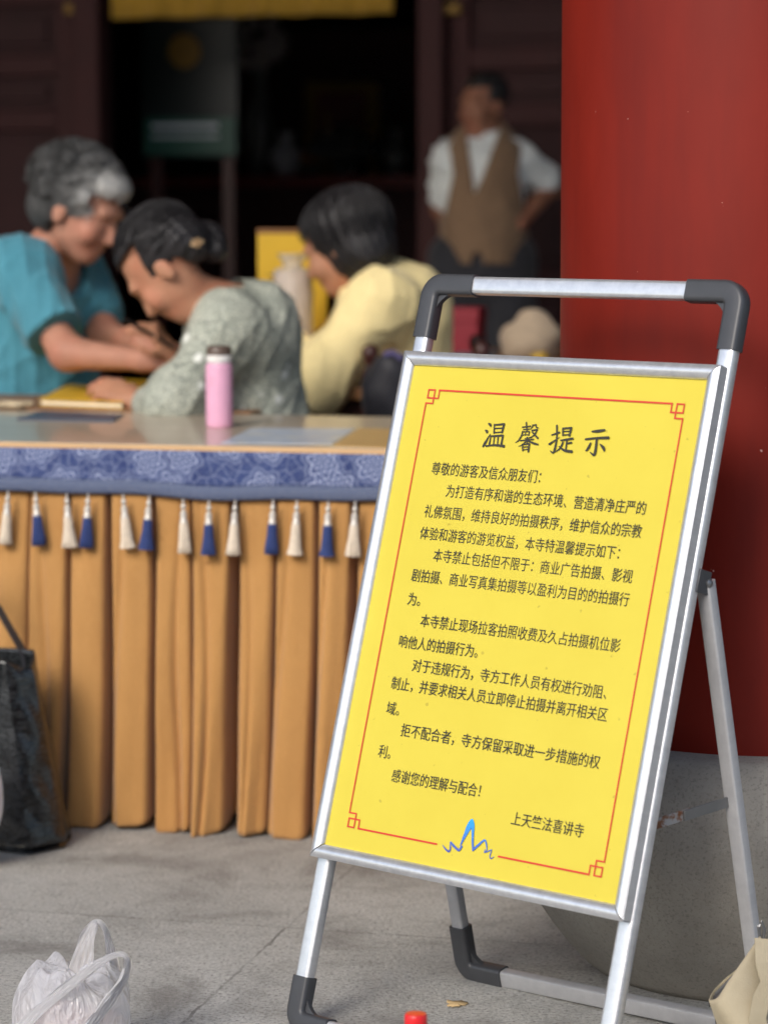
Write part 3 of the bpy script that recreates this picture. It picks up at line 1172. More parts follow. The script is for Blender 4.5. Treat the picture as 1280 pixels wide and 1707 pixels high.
TEXT = [
    ("尊敬的游客及信众朋友们：", -0.1924, 0.0091, 0.8412),
    ("为打造有序和谐的生态环境、营造清净庄严的", -0.1578, 0.1983, 0.8097),
    ("礼佛氛围，维持良好的拍摄秩序，维护信众的宗教", -0.1914, 0.1981, 0.7774),
    ("体验和游客的游览权益，本寺特温馨提示如下：", -0.1919, 0.1678, 0.7449),
    ("本寺禁止包括但不限于：商业广告拍摄、影视", -0.1593, 0.1961, 0.7144),
    ("剧拍摄、商业写真集拍摄等以盈利为目的的拍摄行", -0.1930, 0.1974, 0.6822),
    ("为。", -0.1920, -0.1682, 0.6470),
    ("本寺禁止现场拉客拍照收费及久占拍摄机位影", -0.1607, 0.1962, 0.6182),
    ("响他人的拍摄行为。", -0.1936, -0.0462, 0.5844),
    ("对于违规行为，寺方工作人员有权进行劝阻、", -0.1606, 0.1881, 0.5527),
    ("制止，并要求相关人员立即停止拍摄并离开相关区", -0.1934, 0.1953, 0.5228),
    ("域。", -0.1937, -0.1696, 0.4859),
    ("拒不配合者，寺方保留采取进一步措施的权", -0.1595, 0.1965, 0.4579),
    ("利。", -0.1939, -0.1708, 0.4227),
    ("感谢您的理解与配合！", -0.1607, 0.0032, 0.3915),
    ("上天竺法喜讲寺", 0.0657, 0.1901, 0.3627),
]
HEAD = [
    [(-0.1028,0.9130,0.0022),(-0.0987,0.9109,0.0043),(-0.0973,0.9083,0.0013)],
    [(-0.1061,0.9028,0.0022),(-0.1027,0.9010,0.0043),(-0.1025,0.8984,0.0013)],
    [(-0.1050,0.8783,0.0030),(-0.1023,0.8836,0.0047),(-0.0988,0.8913,0.0026),(-0.0957,0.8978,0.0009)],
    [(-0.0917,0.9129,0.0017),(-0.0892,0.8993,0.0030)],
    [(-0.0913,0.9113,0.0022),(-0.0738,0.9135,0.0034)],
    [(-0.0738,0.9138,0.0039),(-0.0749,0.9006,0.0034)],
    [(-0.0897,0.9062,0.0019),(-0.0759,0.9075,0.0019)],
    [(-0.0888,0.9001,0.0019),(-0.0758,0.9017,0.0019)],
    [(-0.0941,0.8935,0.0022),(-0.0941,0.8816,0.0030)],
    [(-0.0950,0.8945,0.0026),(-0.0716,0.8969,0.0030)],
    [(-0.0721,0.8973,0.0034),(-0.0723,0.8829,0.0034)],
    [(-0.0874,0.8944,0.0022),(-0.0863,0.8821,0.0022)],
    [(-0.0806,0.8953,0.0022),(-0.0789,0.8825,0.0022)],
    [(-0.0999,0.8796,0.0026),(-0.0841,0.8819,0.0030),(-0.0658,0.8813,0.0043)],
    [(-0.0402,0.9107,0.0017),(-0.0250,0.9132,0.0022)],
    [(-0.0343,0.9183,0.0026),(-0.0302,0.9053,0.0019)],
    [(-0.0374,0.9076,0.0015),(-0.0253,0.9089,0.0015)],
    [(-0.0381,0.9041,0.0015),(-0.0253,0.9054,0.0017)],
    [(-0.0257,0.9053,0.0019),(-0.0259,0.8992,0.0019)],
    [(-0.0325,0.9041,0.0013),(-0.0321,0.8992,0.0013)],
    [(-0.0371,0.8997,0.0013),(-0.0263,0.9006,0.0013)],
    [(-0.0379,0.9052,0.0019),(-0.0387,0.8980,0.0026),(-0.0425,0.8912,0.0019),(-0.0472,0.8876,0.0009)],
    [(-0.0218,0.9153,0.0019),(-0.0222,0.9117,0.0019),(-0.0241,0.9090,0.0011)],
    [(-0.0221,0.9146,0.0017),(-0.0155,0.9158,0.0022)],
    [(-0.0159,0.9160,0.0022),(-0.0150,0.9121,0.0019),(-0.0108,0.9115,0.0013)],
    [(-0.0224,0.9068,0.0017),(-0.0119,0.9090,0.0022)],
    [(-0.0124,0.9093,0.0026),(-0.0156,0.9012,0.0022),(-0.0227,0.8964,0.0009)],
    [(-0.0213,0.9055,0.0017),(-0.0144,0.9005,0.0026),(-0.0082,0.8964,0.0030)],
    [(-0.0194,0.8974,0.0017),(-0.0314,0.8944,0.0013)],
    [(-0.0398,0.8910,0.0017),(-0.0157,0.8945,0.0022)],
    [(-0.0278,0.8966,0.0026),(-0.0257,0.8872,0.0019)],
    [(-0.0277,0.8917,0.0019),(-0.0344,0.8851,0.0015),(-0.0406,0.8828,0.0006)],
    [(-0.0257,0.8918,0.0017),(-0.0138,0.8887,0.0030),(-0.0058,0.8874,0.0022)],
    [(-0.0345,0.8864,0.0019),(-0.0311,0.8768,0.0026)],
    [(-0.0339,0.8858,0.0017),(-0.0213,0.8877,0.0024)],
    [(-0.0217,0.8878,0.0030),(-0.0210,0.8756,0.0028)],
    [(-0.0321,0.8823,0.0015),(-0.0219,0.8834,0.0015)],
    [(-0.0312,0.8782,0.0015),(-0.0215,0.8795,0.0015)],
    [(0.0151,0.9023,0.0022),(0.0284,0.9071,0.0026)],
    [(0.0212,0.9170,0.0030),(0.0248,0.8999,0.0026),(0.0253,0.8853,0.0034),(0.0234,0.8774,0.0030),(0.0175,0.8797,0.0009)],
    [(0.0135,0.8887,0.0034),(0.0213,0.8940,0.0022),(0.0296,0.9002,0.0009)],
    [(0.0326,0.9137,0.0022),(0.0350,0.9026,0.0026)],
    [(0.0323,0.9128,0.0022),(0.0481,0.9145,0.0030)],
    [(0.0476,0.9148,0.0034),(0.0464,0.9024,0.0030)],
    [(0.0341,0.9086,0.0015),(0.0458,0.9095,0.0015)],
    [(0.0352,0.9034,0.0017),(0.0459,0.9047,0.0017)],
    [(0.0326,0.8955,0.0024),(0.0540,0.8995,0.0032)],
    [(0.0436,0.8973,0.0026),(0.0445,0.8840,0.0026)],
    [(0.0438,0.8916,0.0019),(0.0527,0.8936,0.0030)],
    [(0.0375,0.8932,0.0030),(0.0336,0.8839,0.0024),(0.0260,0.8782,0.0009)],
    [(0.0313,0.8870,0.0015),(0.0420,0.8819,0.0034),(0.0566,0.8807,0.0039)],
    [(0.0842,0.9112,0.0022),(0.0964,0.9126,0.0043),(0.1065,0.9146,0.0026)],
    [(0.0750,0.8995,0.0026),(0.0928,0.9022,0.0030),(0.1154,0.9041,0.0043)],
    [(0.0948,0.9020,0.0034),(0.0963,0.8863,0.0043),(0.0949,0.8785,0.0039),(0.0870,0.8822,0.0009)],
    [(0.0858,0.8950,0.0030),(0.0826,0.8863,0.0039),(0.0793,0.8832,0.0015)],
    [(0.1020,0.8942,0.0015),(0.1089,0.8895,0.0047),(0.1119,0.8847,0.0026)],
]
EMB = [
    [(-0.0460,0.3082,0.0007),(-0.0397,0.3032,0.0025),(-0.0329,0.3009,0.0030),(-0.0313,0.3054,0.0027),(-0.0331,0.3141,0.0016),(-0.0285,0.3111,0.0036),(-0.0207,0.3070,0.0036),(-0.0152,0.3055,0.0036),(-0.0119,0.3115,0.0036)],
    [(-0.0144,0.3122,0.0019),(-0.0117,0.3211,0.0041),(-0.0085,0.3306,0.0063),(-0.0053,0.3401,0.0085),(-0.0025,0.3484,0.0060),(-0.0016,0.3510,0.0019)],
    [(-0.0023,0.3506,0.0033),(0.0006,0.3430,0.0063),(0.0030,0.3339,0.0044),(0.0055,0.3216,0.0036),(0.0092,0.3083,0.0030)],
    [(0.0089,0.3095,0.0036),(0.0164,0.3170,0.0036),(0.0252,0.3255,0.0027),(0.0291,0.3231,0.0027),(0.0325,0.3152,0.0016),(0.0323,0.3121,0.0014),(0.0296,0.3093,0.0012),(0.0295,0.3135,0.0008)],
    [(0.0293,0.3090,0.0012),(0.0340,0.3107,0.0014),(0.0411,0.3145,0.0014),(0.0404,0.3091,0.0015),(0.0405,0.3044,0.0016),(0.0432,0.3027,0.0016),(0.0477,0.3063,0.0006)],
]


strokes(HEAD, PZ).build('heading', M['ink'], poster, smooth=False)
strokes(EMB, PZ).build('mountain_emblem', M['blue_ink'], poster, smooth=False)


def text_line(s, u0, u1, v):
    cu = bpy.data.curves.new('line', 'FONT')
    cu.body = s
    cu.size = 0.0205
    tmp = bpy.data.objects.new('line', cu)
    COL.objects.link(tmp)
    bpy.context.view_layer.update()
    me = bpy.data.meshes.new_from_object(tmp.evaluated_get(bpy.context.evaluated_depsgraph_get()))
    bpy.data.objects.remove(tmp)
    n = len(me.vertices)
    co = np.empty(n * 3, np.float32)
    me.vertices.foreach_get('co', co)
    co = co.reshape(-1, 3)
    x0, x1 = co[:, 0].min(), co[:, 0].max()
    adv = 0.0205 * 0.98
    if s[-1] in '：。、！':                     # full-width marks: ink sits at the left of its cell
        pass
    co[:, 0] = (co[:, 0] - x0) / (x1 - x0) * (u1 - u0) + u0
    co[:, 1] = co[:, 1] - 0.0205 * 0.365 + v
    co[:, 2] = PZ
    me.vertices.foreach_set('co', co.ravel())
    me.name = 'text_line'
    link('text_line', me, M['ink'], poster, smooth=False)


for row in TEXT:
    text_line(*row)
# red rule with knotted corners
UL, UR, VTp, VB, K = -0.2270, 0.2327, 0.9574, 0.3075, 0.0122
RW = 0.0026


def rule(pts, wd=RW):
    o = []
    for a, b in zip(pts[:-1], pts[1:]):
        d = (Vector(b) - Vector(a)).normalized() * wd / 2
        o.append(((a[0] - d.x, a[1] - d.y), (b[0] + d.x, b[1] + d.y)))
    return o


segs = []
for sx, ux in ((1, UL), (-1, UR)):
    for sy, vx in ((-1, VTp), (1, VB)):
        X = lambda k: ux + sx * k * K
        Yv = lambda k: vx + sy * k * K
        segs += rule([(X(1.78), Yv(0)), (X(1.78), Yv(1)), (X(0.1), Yv(1)), (X(0.1), Yv(0)), (X(1.08), Yv(0)), (X(1.08), Yv(1.66)), (X(0), Yv(1.66))], 0.0022)
segs += rule([(UL + 1.78 * K, VTp), (UR - 1.78 * K, VTp)])
segs += rule([(UL, VTp - 1.66 * K), (UL, VB + 1.66 * K)], 0.0022) + rule([(UR, VTp - 1.66 * K), (UR, VB + 1.66 * K)], 0.0022)
segs += rule([(UL + 1.78 * K, VB), (-0.0571, VB)]) + rule([(0.0553, VB), (UR - 1.78 * K, VB)])
o = MB()
for i, (a, b) in enumerate(segs):
    d = Vector((b[0] - a[0], b[1] - a[1]))
    wd = RW if d.length > 0.1 and abs(d.x) > abs(d.y) else 0.0022
    nn = Vector((-d.y, d.x)).normalized() * wd / 2
    zz = PZ + 0.00001 * (i % 9)
    o.add([(a[0] + nn.x, a[1] + nn.y, zz), (a[0] - nn.x, a[1] - nn.y, zz), (b[0] - nn.x, b[1] - nn.y, zz), (b[0] + nn.x, b[1] + nn.y, zz)], [(0, 1, 2, 3)])
o.build('border_rule', M['red_ink'], poster, smooth=False)


# ================================================================== FRONT TABLE AND ITS CLOTH
A0, A1 = -1.75, 0.30                     # table ends along the hall's front
TD, TZ = 0.74, 0.735
tab = thing('display_table', 'glossy pale wood table with ochre skirt, nearest of the tables', 'table', mat=hall_m)
o = MB().box(((A0 + A1) / 2, TD / 2, TZ - 0.0105), (A1 - A0, TD, 0.021))
o.build('tabletop', M['tabletop'], tab, bevel=0.0015)
o = MB().box(((A0 + A1) / 2, -0.0035, TZ - 0.010), (A1 - A0 + 0.002, 0.007, 0.018))
o.build('edge_band', M['edge_band'], tab, bevel=0.002)
for a in (A0 + 0.06, A1 - 0.06):
    for b in (0.10, TD - 0.06):
        o = MB().box((a, b, (TZ - 0.021) / 2), (0.04, 0.04, TZ - 0.021))
        o.build('leg', M['steel'], tab, bevel=0.003)
o = MB().box(((A0 + A1) / 2, 0.09, TZ - 0.045), (A1 - A0 - 0.2, 0.02, 0.045)).box(((A0 + A1) / 2, TD - 0.06, TZ - 0.045), (A1 - A0 - 0.2, 0.02, 0.045))
o.build('apron_rail', M['steel'], tab)

skirt = thing('table_skirt', 'ochre pleated table skirt under a blue brocade band with hanging tassels', 'table skirt', mat=hall_m)
FR = -0.016                              # front face of the cloth band
ZB0, ZB1, ZTR = 0.7255, 0.636, 0.662


def wavy(a):
    return 0.0035 * math.sin(a * 9 + 1) + 0.002 * math.sin(a * 23)


o = MB()
o.grid(lambda u, v: (A0 - 0.004 + (A1 - A0 + 0.008) * u, FR - 0.0015 * (1 + math.sin((A0 + (A1 - A0) * u) * 15)) * v - 0.003 * v, ZB0 + (ZTR + wavy(A0 + (A1 - A0) * u) - ZB0) * v), 200, 8)
o.build('brocade_band', M['brocade'], skirt, solid=0.003)
o = MB()
o.grid(lambda u, v: (A0 - 0.004 + (A1 - A0 + 0.008) * u, FR - 0.006 - 0.003 * math.sin(math.pi * v) - 0.002 * math.sin((A0 + (A1 - A0) * u) * 15), ZTR + 0.002 + wavy(A0 + (A1 - A0) * u) + (ZB1 - ZTR) * v), 200, 5)
o.build('braid_trim', M['braid'], skirt, solid=0.003)

# pleated cloth: box pleats laid over each other, opening towards the hem
valley_px = [50, 115, 180, 254, 318, 390, 458, 527, 590]
val = [on_b(x, 900, FR + 0.01)[0] for x in valley_px]
stp = (val[-1] - val[0]) / (len(val) - 1)
k = 1
while val[0] > A0 + 0.02:
    val.insert(0, val[0] - stp * (0.94 + 0.12 * random.random()))
while val[-1] < A1 - 0.02:
    val.append(val[-1] + stp * (0.94 + 0.12 * random.random()))
prs = [(random.uniform(-1.6, 1.6), random.uniform(0.35, 1.5), random.uniform(0, 6.28), random.uniform(0.2, 1.8)) for _ in val]
gaps = [max(0.0, random.gauss(0.9, 0.6)) for _ in val]
SZ0, SZ1 = 0.656, 0.001
NZ, NP = 64, 30


def vshift(i, q):
    a, b, ph, _ = prs[i]
    return a * 0.009 * q ** 1.3 + 0.004 * math.sin(ph + 3.2 * b * q) * q


vs, fs, row = [], [], 0
for j in range(NZ + 1):
    q = j / NZ
    line = []
    for i in range(len(val) - 1):
        c0, c1 = val[i] + vshift(i, q), val[i + 1] + vshift(i + 1, q)
        w_p = c1 - c0
        gl = (0.004 + 0.012 * gaps[i]) * (0.6 + 0.4 * q)           # open valley on the panel's left and right
        gr_ = (0.003 + 0.010 * gaps[i + 1]) * (0.6 + 0.4 * q)
        dep = 0.085 + 0.012 * q
        ov = 0.003 + 0.004 * q * prs[i][3]            # lip curling over the valley
        pk = 0.5 + 0.28 * math.sin(prs[i][2] * 2)       # where the panel swells most
        for kk in range(NP):
            s = kk / (NP - 1)
            # rounded panel: leaves the valley steeply, runs flat, turns back in
            if s < 0.2:
                t = s / 0.2
                x = c0 + gl * 0.75 + gl * 0.25 * t - ov * 0.5 * math.sin(t * math.pi)
                y = dep * (1 - t) ** 2.6
            elif s > 0.8:
                t = (1 - s) / 0.2
                x = c1 - gr_ * 0.75 - gr_ * 0.25 * t + ov * 1.4 * math.sin(t * math.pi)
                y = dep * (1 - t) ** 2.6
            else:
                t = (s - 0.2) / 0.6
                x = c0 + gl + (w_p - gl - gr_) * t
                y = 0.0
            e_s = min(1.0, s / 0.3) * min(1.0, (1 - s) / 0.3)
            bul = e_s * (2 - e_s)
            sw = math.exp(-((s - pk) / 0.3) ** 2)
            y -= bul * (0.004 + 0.022 * q * prs[i][1] * sw + 0.006 * q)
            y += 0.007 * q * math.sin(prs[i][2] + s * 6 + q * 3) * bul + 0.003 * math.sin(q * 9 + prs[i][2] * 2 + s * 2) + 0.013 * math.exp(-((s - 0.5 - 0.22 * math.sin(prs[i][2] * 3) - 0.12 * math.sin(q * 4 + prs[i][2])) / 0.07) ** 2) * (0.25 + q) * max(0, math.sin(prs[i][2] * 5))
            z = SZ0 + (SZ1 + 0.006 * math.sin(i * 1.7) + 0.006 * s * prs[i][0] - SZ0) * q
            line.append((x, FR + 0.012 + y - 0.062 * q ** 1.3, z + 0.014 * q ** 6 * (1 - bul)))
    row = len(line)
    vs += line
for j in range(NZ):
    for i in range(row - 1):
        fs.append((j * row + i, j * row + i + 1, (j + 1) * row + i + 1, (j + 1) * row + i))
o = MB()
o.add(vs, fs)
o.build('pleated_cloth', M['suede'], skirt, angle=80, solid=0.0025)
for a, sg in ((A0 + 0.004, -1), (A1 - 0.004, 1)):     # the skirt turns the corner
    o = MB()
    o.grid(lambda u, v: (a + sg * (0.012 * math.sin(u * 40) * (0.4 + v) - 0.004), -0.0 + (TD - 0.02) * u, SZ0 + 0.07 + (SZ1 - SZ0 - 0.07) * v), 90, 12)
    o.build('side_cloth', M['suede'], skirt, solid=0.0025)

tas_px = [15, 60, 112, 148, 206, 250, 306, 349, 393, 456, 496, 548, 593]
tas = [(on_b(x, 850, FR - 0.02)[0], i % 2) for i, x in enumerate(tas_px)]
for k in range(1, 12):
    a = tas[0][0] - 0.052 * k
    if a > A0 + 0.03:
        tas.append((a, k % 2))
for k in range(1, 5):
    a = tas[12][0] + 0.052 * k
    if a < A1 - 0.03:
        tas.append((a, k % 2))
for a, blue in tas:
    lean = random.uniform(-0.08, 0.08)
    z0 = ZB1 + wavy(a) + 0.006
    rot = Matrix.Rotation(lean, 4, 'Y') @ Matrix.Rotation(random.uniform(0, 6), 4, 'Z')
    ph = random.uniform(0, 6)
    o = MB()
    pr_ = [(0.0035, -0.043), (0.0075, -0.047), (0.0082, -0.053), (0.009, -0.07), (0.011 + random.uniform(-0.001, 0.001), -0.092), (0.0125 + random.uniform(-0.0015, 0.002), -0.1055), (0.006, -0.1065)]
    o.lathe(pr_, 44, wob=lambda an, j: 1 + (0.07 + 0.02 * j) * math.sin(an * 11 + ph) * (0 if j == 0 else 1))
    tb = o.build('tassel', M['tassel_blue' if blue else 'tassel_white'], skirt, angle=80)
    tb.matrix_local = Matrix.Translation((a, FR - 0.022, z0)) @ rot
    o = MB()
    o.lathe([(0.0001, -0.002), (0.0022, -0.004), (0.0022, -0.012), (0.0045, -0.014), (0.0052, -0.018), (0.0042, -0.022), (0.0024, -0.0235), (0.0055, -0.026), (0.0068, -0.033), (0.0062, -0.041), (0.0078, -0.0435), (0.0078, -0.049), (0.002, -0.05)], 18)
    o.build('bead', M['bead'], tb)

# ---- things on the front table
tb_ = P(366, 712, 5.0)
d = F_ + R_ * ((366 - 640) / FPX) - U_ * ((712 - 853.5) / FPX)
bt = Vector((0, 0, H_CAM)) + d * ((TZ - H_CAM) / d.z)
bottle = thing('thermos_flask', 'pink thermos flask with white ring and brown lid on the table', 'thermos', bt)
M['pink'] = simple('pink_powder_coat', lin(224, 168, 196), 0.45, 0.05, 40, 0.08, 900, 0.0004)
M['lid_brown'] = simple('brown_lid_plastic', lin(92, 76, 66), 0.4, 0.06, 40)
M['ring_white'] = simple('white_plastic', lin(232, 230, 226), 0.4, 0.04, 40)
BR_ = 0.0262
bottle.scale = (1.05, 1.05, 1.15)
MB().lathe([(0.001, 0.0), (BR_ - 0.003, 0.0), (BR_ - 0.0005, 0.003), (BR_, 0.008), (BR_, 0.108), (BR_ - 0.0005, 0.1115), (BR_ - 0.004, 0.114), (0.001, 0.1145)], 48).build('body', M['pink'], bottle, angle=50)
MB().lathe([(0.001, 0.1146), (BR_ - 0.0045, 0.1146), (BR_ - 0.0045, 0.118), (BR_ - 0.0012, 0.1185), (BR_ - 0.0008, 0.1265), (BR_ - 0.003, 0.1285), (0.001, 0.1288)], 48).build('collar', M['ring_white'], bottle, angle=50)
MB().lathe([(0.001, 0.1289), (BR_ - 0.0034, 0.1289), (BR_ - 0.0018, 0.1296), (BR_ - 0.0018, 0.141), (BR_ - 0.005, 0.1445), (0.012, 0.1452), (0.001, 0.1453)], 48).build('lid', M['lid_brown'], bottle, angle=50)
M['logo_grey'] = simple('grey_print', lin(190, 150, 165), 0.4, 0.05, 60)
o = MB()
for a0, a1 in ((20, 150), (175, 320)):
    pts = []
    for i in range(13):
        an = R(a0 + (a1 - a0) * i / 12)
        th = R(-118) + 0.0062 * math.cos(an) / BR_
        pts.append(Vector((BR_ * 1.004 * math.cos(th), BR_ * 1.004 * math.sin(th), 0.083 + 0.0062 * math.sin(an))))
    o.tube(pts, 0.0006, 6)
o.build('ring_mark', M['logo_grey'], bottle)


def on_table(pix, z=TZ):
    out = []
    for x, y in pix:
        d = F_ + R_ * ((x - 640) / FPX) - U_ * ((y - 853.5) / FPX)
        out.append(Vector((0, 0, H_CAM)) + d * ((z - H_CAM) / d.z))
    return out


t = NT('printed_sheet')
f = t.noise(14, 5, 0.6)
c = t.ramp(f, [(0.35, lin(196, 204, 214)), (0.5, lin(176, 188, 204)), (0.62, lin(206, 206, 200)), (0.75, lin(160, 172, 190))])
t.col(c)
t.set(rough=0.35, spec=0.2, coat=0.1)
M['sheet'] = t.m


def sheet(name, pix, mat_, label, cat, z=TZ, th=0.0012):
    q = on_table(pix, z + th)
    c = sum(q, Vector()) / len(q)
    o = MB()
    n = len(q)
    o.add([v - c for v in q] + [v - c - Vector((0, 0, th)) for v in q], [tuple(range(n)), tuple(range(2 * n - 1, n - 1, -1))] + [(i, (i + 1) % n, n + (i + 1) % n, n + i) for i in range(n)])
    b = o.build(name, mat_, None, smooth=False, loc=c)
    return tag(b, label, cat)


sheet('printed_sheet', [(368, 738), (420, 713), (592, 714), (552, 740)], M['sheet'], 'pale blue printed sheet lying flat beside the pink thermos', 'sheet of paper')
M['kraft'] = simple('kraft_paper', lin(196, 160, 104), 0.4, 0.08, 20, spec=0.2)
sheet('kraft_envelope', [(556, 742), (600, 713), (662, 715), (650, 746)], M['kraft'], 'tan envelope lying flat at the sign end of the front table', 'envelope')
M['dark_sheet'] = simple('dark_blue_cover', lin(74, 84, 100), 0.4, 0.1, 20, spec=0.25)
sheet('folder', [(28, 697), (70, 684), (205, 690), (190, 700)], M['dark_sheet'], 'dark blue folder lying at the back edge of the front table', 'folder', th=0.004)

# ================================================================== TABLES BEHIND
def plain_table(a0, a1, b0, b1, z, label, mat_, name='work_table'):
    o = thing(name, label, 'table', mat=hall_m)
    MB().box(((a0 + a1) / 2, (b0 + b1) / 2, z - 0.015), (a1 - a0, b1 - b0, 0.03)).build('tabletop', mat_, o, bevel=0.003)
    for a in (a0 + 0.05, a1 - 0.05):
        for b in (b0 + 0.05, b1 - 0.05):
            MB().box((a, b, (z - 0.03) / 2), (0.05, 0.05, z - 0.03)).build('leg', M['dark_wood'], o, bevel=0.003)
    MB().box(((a0 + a1) / 2, b0 + 0.05, z - 0.07), (a1 - a0 - 0.15, 0.02, 0.08)).box(((a0 + a1) / 2, b1 - 0.05, z - 0.07), (a1 - a0 - 0.15, 0.02, 0.08)).build('apron_rail', M['dark_wood'], o)
    return o


plain_table(-1.9, -0.50, 0.80, 1.22, 0.735, 'brown wooden table between the woman in teal and the woman in grey', M['brown_wood'])
plain_table(-0.95, -0.22, 1.60, 2.15, 0.735, 'brown wooden table carrying the yellow box, before the woman in yellow', M['brown_wood'])
plain_table(-0.78, 1.25, 2.58, 3.3, 0.74, 'brown wooden table under the red box and beige hat, behind the sign', M['brown_wood'])


# ================================================================== PEOPLE
def limb(S, pts, rs, k=0.03):
    for (a, b, ra, rb) in zip(pts[:-1], pts[1:], rs[:-1], rs[1:]):
        S.cone(a, b, ra, rb, k)


V = Vector
# ---------------------------------------------------------------- woman in teal, grey curls
pa = thing('person', 'woman in teal short-sleeved top with curly grey hair, leaning over the brown table', 'person', P(40, 700, 6.75) * 1.0)
pa.location.z = 0
W0 = pa.location.copy()
hd = Head(P(134, 347, 6.62), (0.80, -0.34, -0.46), (0.40, -0.16, 0.9), 1.03)
sh_n, sh_f = P(28, 452, 6.55), P(122, 452, 6.92)       # near and far shoulder
chest = P(60, 520, 6.78)
belly = P(52, 620, 6.82)
pel = V((belly.x - 0.05, belly.y + 0.02, 0.56))
neck0, neck1 = P(76, 430, 6.74), P(108, 378, 6.66)
el_n, wr_n = P(112, 588, 6.40), P(238, 600, 6.30)
el_f, wr_f = P(176, 560, 6.72), P(236, 572, 6.50)
B = SDF(0.0055)
hd.add(B)
B.cone(neck0, neck1, 0.058, 0.052, 0.03)
B.cone(chest, belly, 0.125, 0.13, 0.05).cone(belly, pel, 0.13, 0.15, 0.05)
B.cone(sh_n, sh_f, 0.065, 0.065, 0.05)
limb(B, [sh_n, el_n, wr_n], [0.05, 0.038, 0.024])
limb(B, [sh_f, el_f, wr_f], [0.05, 0.038, 0.024])
hand(B, wr_n, V((0.95, 0.1, -0.15)), V((0, 0.2, -1)), 0.35, 0.95, 1)
hand(B, wr_f, V((0.9, -0.35, -0.2)), V((0, 0.2, -1)), 0.3, 0.95, -1)
for s_, dy in ((-1, -0.1), (1, 0.1)):
    hip = pel + V((0.02, dy, -0.03))
    kn = V((pel.x + 0.40, pel.y + dy * 1.3, 0.50))
    an = V((pel.x + 0.36, pel.y + dy * 1.3, 0.09))
    limb(B, [hip, kn, an], [0.085, 0.062, 0.042])
    B.cone(an - V((0.03, 0, 0.045)), an + V((0.15, 0, -0.055)), 0.036, 0.026, 0.03)
body = B.build('body', M['skin_pink'], None)


bpy.context.view_layer.update()
adopt(body, pa)
M['teal'] = cloth_mat('teal_linen', lin(70, 136, 154), 0.14, 0.9, 700, 16)
C = SDF(0.006)
C.cone(chest + V((0, 0, 0.03)), belly, 0.140, 0.150, 0.06).cone(belly, pel, 0.150, 0.17, 0.06)
C.cone(sh_n + V((0.02, 0.03, -0.005)), sh_f, 0.070, 0.068, 0.06)
C.cone(neck0 - V((0, 0, 0.045)), sh_n, 0.06, 0.07, 0.04)
C.cone(sh_n, sh_n.lerp(el_n, 0.82), 0.064, 0.074, 0.06)
C.cone(sh_f, sh_f.lerp(el_f, 0.6), 0.068, 0.076, 0.05)
C.disp = folds(0.0046, 17, 3, 5, 2.6)
nk = neck0 + V((0.06, -0.05, 0.03))
C.cut(lambda X, Y, Z: 0.088 - np.sqrt(((X - nk.x) / 0.85) ** 2 + ((Y - nk.y) / 1.0) ** 2 + ((Z - nk.z) * 0.75) ** 2))
arm_c = sh_n.lerp(el_n, 0.78)
ad = (el_n - sh_n).normalized()
C.cut(lambda X, Y, Z: np.where((Y < sh_n.y + 0.02) & (X > sh_n.x - 0.03), (X - arm_c.x) * ad.x + (Y - arm_c.y) * ad.y + (Z - arm_c.z) * ad.z, -1))
adopt(C.build('shirt', M['teal'], None), pa)
t = NT('grey_curls')
hl = hd
tc = t.n('ShaderNodeTexCoord')
f = t.noise(34, 6, 0.75, None, 1.5)
vm = t.n('ShaderNodeVectorMath', operation='DISTANCE')
t.l(tc.outputs['Object'], vm.inputs[0])
vm.inputs[1].default_value = tuple(hd(0.05, 0.10, 0.06) - W0)
k = t.math('ADD', t.ramp(vm.outputs['Value'], [(0.05, (1, 1, 1, 1)), (0.15, (0, 0, 0, 1))]), t.math('MULTIPLY_ADD', f, 0.9, -0.45))
t.col(t.ramp(k, [(0.05, lin(66, 66, 66)), (0.5, lin(112, 112, 111)), (1.0, lin(188, 187, 184))]))
t.set(rough=0.55)
t.bump(f, 0.8, 0.01)
M['grey_hair'] = t.m
S = SDF(0.0045)
e = lambda c, r, kk=0.02: S.ell(hd(*c), [a * hd.s for a in r], hd.R, kk)
e((0, -0.03, 0.04), (0.094, 0.112, 0.09))
e((0, -0.06, -0.02), (0.084, 0.066, 0.07))
e((0, 0.055, 0.085), (0.06, 0.04, 0.03), 0.03)
rr = np.random.default_rng(2)
for i in range(130):
    a, b = rr.random() * 6.28, rr.random() * 2.0 - 0.35
    c = (0.096 * math.cos(a) * math.cos(b), -0.03 + 0.114 * math.sin(a) * math.cos(b), 0.04 + 0.092 * math.sin(b))
    if c[1] > 0.055 and c[2] < 0.075:
        continue
    e(c, [0.010 + 0.010 * rr.random() ** 2] * 3, 0.012)
S.cut(lambda X, Y, Z: (lambda q: np.minimum(q[1] - 0.052 + 0.35 * np.maximum(q[2] - 0.03, -0.02) + 0.008 * np.sin(q[0] * 90 + q[2] * 60), 0.066 - q[2] + 0.006 * np.sin(q[0] * 110)))(hd.loc(X, Y, Z)))
S.cut(lambda X, Y, Z: (lambda q: np.minimum(-0.045 - q[2], q[1] + 0.03))(hd.loc(X, Y, Z)))
h_ = S.build('hair', M['grey_hair'], None)
h_.data.transform(Matrix.Translation(-W0))
h_.location = W0
adopt(h_, pa)
paths = []
